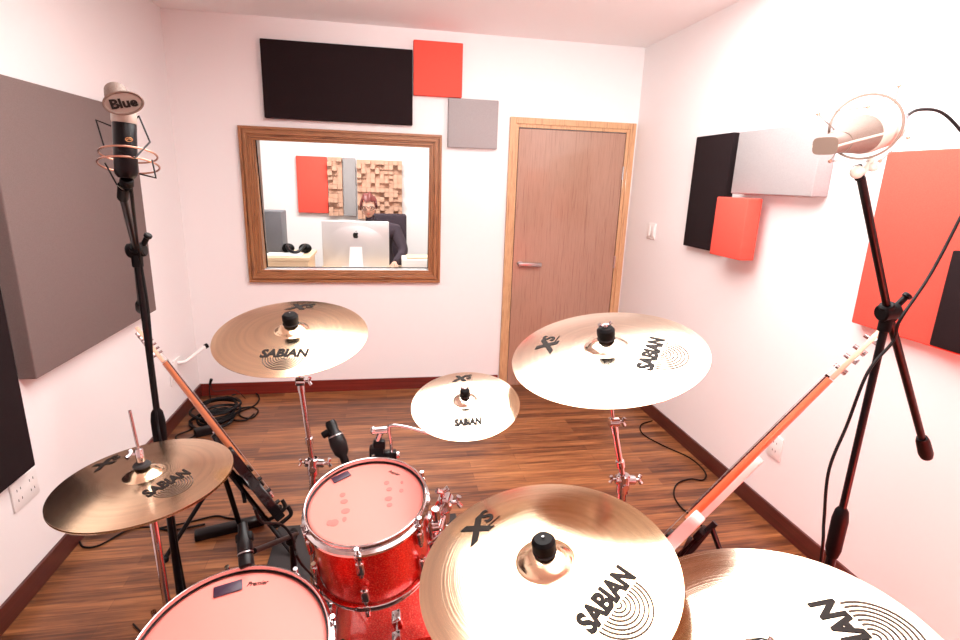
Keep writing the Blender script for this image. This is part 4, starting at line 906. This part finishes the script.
# office chair
oc = thing('office_chair', 'dark office chair behind the seated person in the control room', 'chair', (0,5.86,0))
b = NB(); box(b, (-.20,5.98,.55), (.24,6.04,1.28), .03, None, 4); obj('backrest', b, M['jacket'], oc)
b = NB(); box(b, (-.24,5.56,.42), (.26,6.0,.50), .03, None, 4); obj('seat', b, M['jacket'], oc)
b = NB(); cyl(b, (.01,5.80,.06), (.01,5.80,.42), .028, seg=16); obj('gas_lift', b, M['black_metal'], oc)
for k in range(5):
    a = k*2*PI/5; b = NB(); tube(b, [(.01,5.80,.09), (.01+.28*math.cos(a),5.80+.28*math.sin(a),.06)], .016, 10); lg = obj('leg', b, M['black_metal'], oc)
    b = NB(); ball(b, (.01+.28*math.cos(a),5.80+.28*math.sin(a),.029), .028, seg=14); obj('caster', b, M['black_rubber'], lg)
# person
def skin_mesh(verts, edges, radii, sub=2):
    me = bpy.data.meshes.new('s'); me.from_pydata(verts, edges, []); o = bpy.data.objects.new('s', me); C.objects.link(o)
    o.modifiers.new('k', 'SKIN')
    for i, r in enumerate(radii): me.skin_vertices[0].data[i].radius = (r, r) if not isinstance(r, tuple) else r
    me.skin_vertices[0].data[0].use_root = True
    s = o.modifiers.new('s', 'SUBSURF'); s.levels = sub
    bpy.context.view_layer.update()
    m2 = bpy.data.meshes.new_from_object(o.evaluated_get(bpy.context.evaluated_depsgraph_get()))
    b = NB(); b.from_mesh(m2); bpy.data.objects.remove(o); bpy.data.meshes.remove(m2); return b
ps = thing('person', 'person in dark jacket and glasses leaning over the computer', 'person', (-.05,5.78,.50))
hd = V((-.155,5.60,1.375))
vv = [(-.02,5.82,.655),(-.03,5.80,.80),(-.05,5.76,1.00),(-.09,5.71,1.13),(-.13,5.66,1.20),(-.15,5.62,1.30),   # pelvis..neck, head base
      (.11,5.72,1.12),(.20,5.60,.92),(.10,5.42,.83),(-.27,5.68,1.12),(-.36,5.56,.92),(-.28,5.40,.83),
      (.09,5.76,.60),(.12,5.40,.585),(.12,5.38,.12),(-.13,5.76,.60),(-.16,5.40,.585),(-.16,5.38,.12),(.12,5.28,.06),(-.16,5.28,.06)]
ee = [(0,1),(1,2),(2,3),(3,4),(4,5),(3,6),(6,7),(7,8),(3,9),(9,10),(10,11),(0,12),(12,13),(13,14),(14,18),(0,15),(15,16),(16,17),(17,19)]
rr = [.14,.13,.15,.12,.06,.055,.085,.055,.035,.085,.055,.035,.09,.07,.045,.09,.07,.045,.04,.04]
b = skin_mesh(vv, ee, rr); obj('body', b, M['jacket'], ps)
b = NB(); vs = ball(b, (0,0,0), 1., seg=28)
for v in vs:
    x, y, z = v.co; w_ = 1-.22*max(0, -z)**1.5; v.co = V((x*.074*w_, y*.092*w_-.006*max(0,-z), z*.118))
nz_ = [v for v in b.verts if v.co.y < -.075 and abs(v.co.x) < .022 and -.04 < v.co.z < .02]
for v in nz_: v.co.y -= .016*(1-abs(v.co.x)/.022)
bmesh.ops.transform(b, matrix=Matrix.Translation(hd) @ Matrix.Rotation(.30, 4, 'X'), verts=b.verts); hd_o = obj('head', b, M['skin'], ps)
mh_ = Matrix.Translation(hd) @ Matrix.Rotation(.30, 4, 'X')
for s in (-1,1):
    b = NB(); ball(b, mh_ @ V((s*.076,.005,.0)), .022, (.4,.7,1.2), seg=12); obj('ear', b, M['skin'], hd_o)
    b = NB(); ball(b, mh_ @ V((s*.030,-.082,.012)), .010, (1.2,.5,.7), seg=10); obj('eye', b, M['ink'], hd_o)
b = NB(); ball(b, mh_ @ V((0,-.076,-.056)), .018, (1.3,.4,.35), seg=12); obj('mouth', b, mat('lips', (.5,.14,.12), .5), hd_o)
b = NB(); vs = ball(b, (0,0,0), 1., seg=28)
dl_ = [v for v in b.verts if v.co.z < -.15-.5*(-v.co.y) or (v.co.y < -.62 and v.co.z < .42)]
bmesh.ops.delete(b, geom=dl_, context='VERTS')
for v in b.verts: v.co = V((v.co.x*.083, v.co.y*.102+.006, v.co.z*.130+.010*math.sin(v.co.x*9)))
bmesh.ops.solidify(b, geom=b.faces, thickness=-.006)
bmesh.ops.transform(b, matrix=mh_, verts=b.verts); obj('hair', b, M['hair'], ps)
b = NB()
for s in (-1,1): torus(b, .024, .0028, mh_ @ Matrix.Translation((s*.030,-.094,.012)) @ Matrix.Rotation(PI/2,4,'X'), 24, 6, 1.1, .8); tube(b, [mh_ @ V((s*.056,-.092,.014)), mh_ @ V((s*.080,0,.010))], .0025, 6)
tube(b, [mh_ @ V((-.006,-.096,.014)), mh_ @ V((.006,-.096,.014))], .0025, 6); obj('glasses', b, M['black_plastic'], ps)
b = NB(); torus(b, .092, .006, mh_ @ Matrix.Translation((0,.01,.03)) @ Matrix.Rotation(PI/2,4,'X'), 36, 8, .96, 1.22); obj('headphone_band', b, M['jacket'], ps) if False else b.free()
b = NB(); prism(b, [(-.06,-.10),(.06,-.10),(.05,.06),(-.05,.06)], 0, .006, frame((0,-1,.5),(1,0,0),(-.10,5.575,1.10)), .002); obj('shirt_front', b, M['shirt'], ps)
for s, wp in ((1, V((.10,5.42,.83))), (-1, V((-.28,5.40,.83)))):
    vv = [tuple(wp), tuple(wp+V((-.01*s,-.06,-.010)))]; ed = [(0,1)]; ra = [.024,.028]
    for k, (dx, ln) in enumerate(((-.028,.062),(-.010,.072),(.010,.070),(.027,.055))):
        i0 = len(vv); b0 = wp+V((dx-.01*s,-.085,-.012)); vv += [tuple(b0), tuple(b0+V((dx*.2,-ln*.5,.006))), tuple(b0+V((dx*.25,-ln,-.014)))]; ed += [(1,i0),(i0,i0+1),(i0+1,i0+2)]; ra += [.0095,.0085,.007]
    i0 = len(vv); b0 = wp+V((-s*.032,-.05,-.012)); vv += [tuple(b0), tuple(b0+V((-s*.018,-.035,-.008)))]; ed += [(1,i0),(i0,i0+1)]; ra += [.011,.009]
    b = skin_mesh(vv, ed, ra, 1); obj('hand', b, M['skin'], ps)
b = NB(); box(b, (-.42,5.26,.776), (.02,5.42,.788), .003); single('computer_keyboard', b, M['white_plastic'], 'slim white keyboard on the desk in front of the seated person', 'keyboard', (-.2,5.34,.776))
# ------------------------------------------------------------------ lamps: unseen ceiling panel added for bounced light, red stage lamp, control room lamp
def led(name, x, y, sx, sy, power, label, col=(1,.975,.96)):
    t_ = thing(name, label, 'ceiling light', (x, y, H-.03))
    b = NB(); box(b, (x-sx/2-.02,y-sy/2-.02,H-.028), (x+sx/2+.02,y+sy/2+.02,H-.001), .003); obj('light_housing', b, M['white_plastic'], t_)
    b = NB(); box(b, (x-sx/2,y-sy/2,H-.031), (x+sx/2,y+sy/2,H-.0285)); obj('diffuser', b, M['lamp_face'], t_, smooth=False)
    l = bpy.data.lights.new('area', 'AREA'); l.shape = 'RECTANGLE'; l.size = sx; l.size_y = sy; l.energy = power; l.color = col
    o = bpy.data.objects.new('unseen_ceiling_lamp', l); C.objects.link(o); o.location = (x, y, H-.034); return o
led('unseen_ceiling_light', .62, 1.80, 2.2, 1.85, 40, 'unseen wide ceiling panel added over the drum kit for bounced light')  # added panel, stands in for flash bounced off the ceiling
led('unseen_ceiling_light', -.2, 5.1, 1.2, .6, 34, 'ceiling light panel in the control room')
# photographer's strobe bounced off the ceiling, up and right of the camera
l = bpy.data.lights.new('strobe', 'SPOT'); l.shadow_soft_size = .12; l.spot_size = math.radians(88); l.spot_blend = .6; l.energy = 200; l.color = (1,.975,.955)
o = bpy.data.objects.new('bounced_strobe_light', l); C.objects.link(o); o.location = (.30,-.30,1.75)
o.rotation_euler = (V((.80,.95,2.66))-o.location).to_track_quat('-Z', 'Y').to_euler()
# red stage lamp standing low under the ride
l = bpy.data.lights.new('red', 'POINT'); l.shadow_soft_size = .09; l.energy = 13; l.color = (1.,.08,.06)
o = bpy.data.objects.new('red_stage_light', l); C.objects.link(o); o.location = (1.38,.20,.60)
l = bpy.data.lights.new('red_flood', 'AREA'); l.shape = 'DISK'; l.size = .2; l.energy = 13; l.color = (1.,.06,.04)
o = bpy.data.objects.new('red_flood_light', l); C.objects.link(o); o.location = (1.30,.10,.50)
o.rotation_euler = V((1.,.75,.12)).to_track_quat('-Z', 'Y').to_euler()
# ------------------------------------------------------------------ world, camera, view
w = bpy.data.worlds.new('w'); bpy.context.scene.world = w; w.use_nodes = True
w.node_tree.nodes['Background'].inputs[0].default_value = (.8,.8,.85,1); w.node_tree.nodes['Background'].inputs[1].default_value = .3
cam = bpy.data.cameras.new('camera'); co = bpy.data.objects.new('camera', cam); C.objects.link(co)
cam.sensor_width = 36; cam.lens = F_*36/960; cam.clip_start = .02
mc = Matrix((rt, up, -fw)).transposed().to_4x4(); mc.translation = (0,0,CAMZ); co.matrix_world = mc
bpy.context.scene.camera = co
vs_ = bpy.context.scene.view_settings; vs_.view_transform = 'Standard'; vs_.look = 'None'; vs_.exposure = .92; vs_.gamma = 1; vs_.use_curve_mapping = False
bpy.context.scene.cycles.max_bounces = 10 if hasattr(bpy.context.scene, 'cycles') else 0
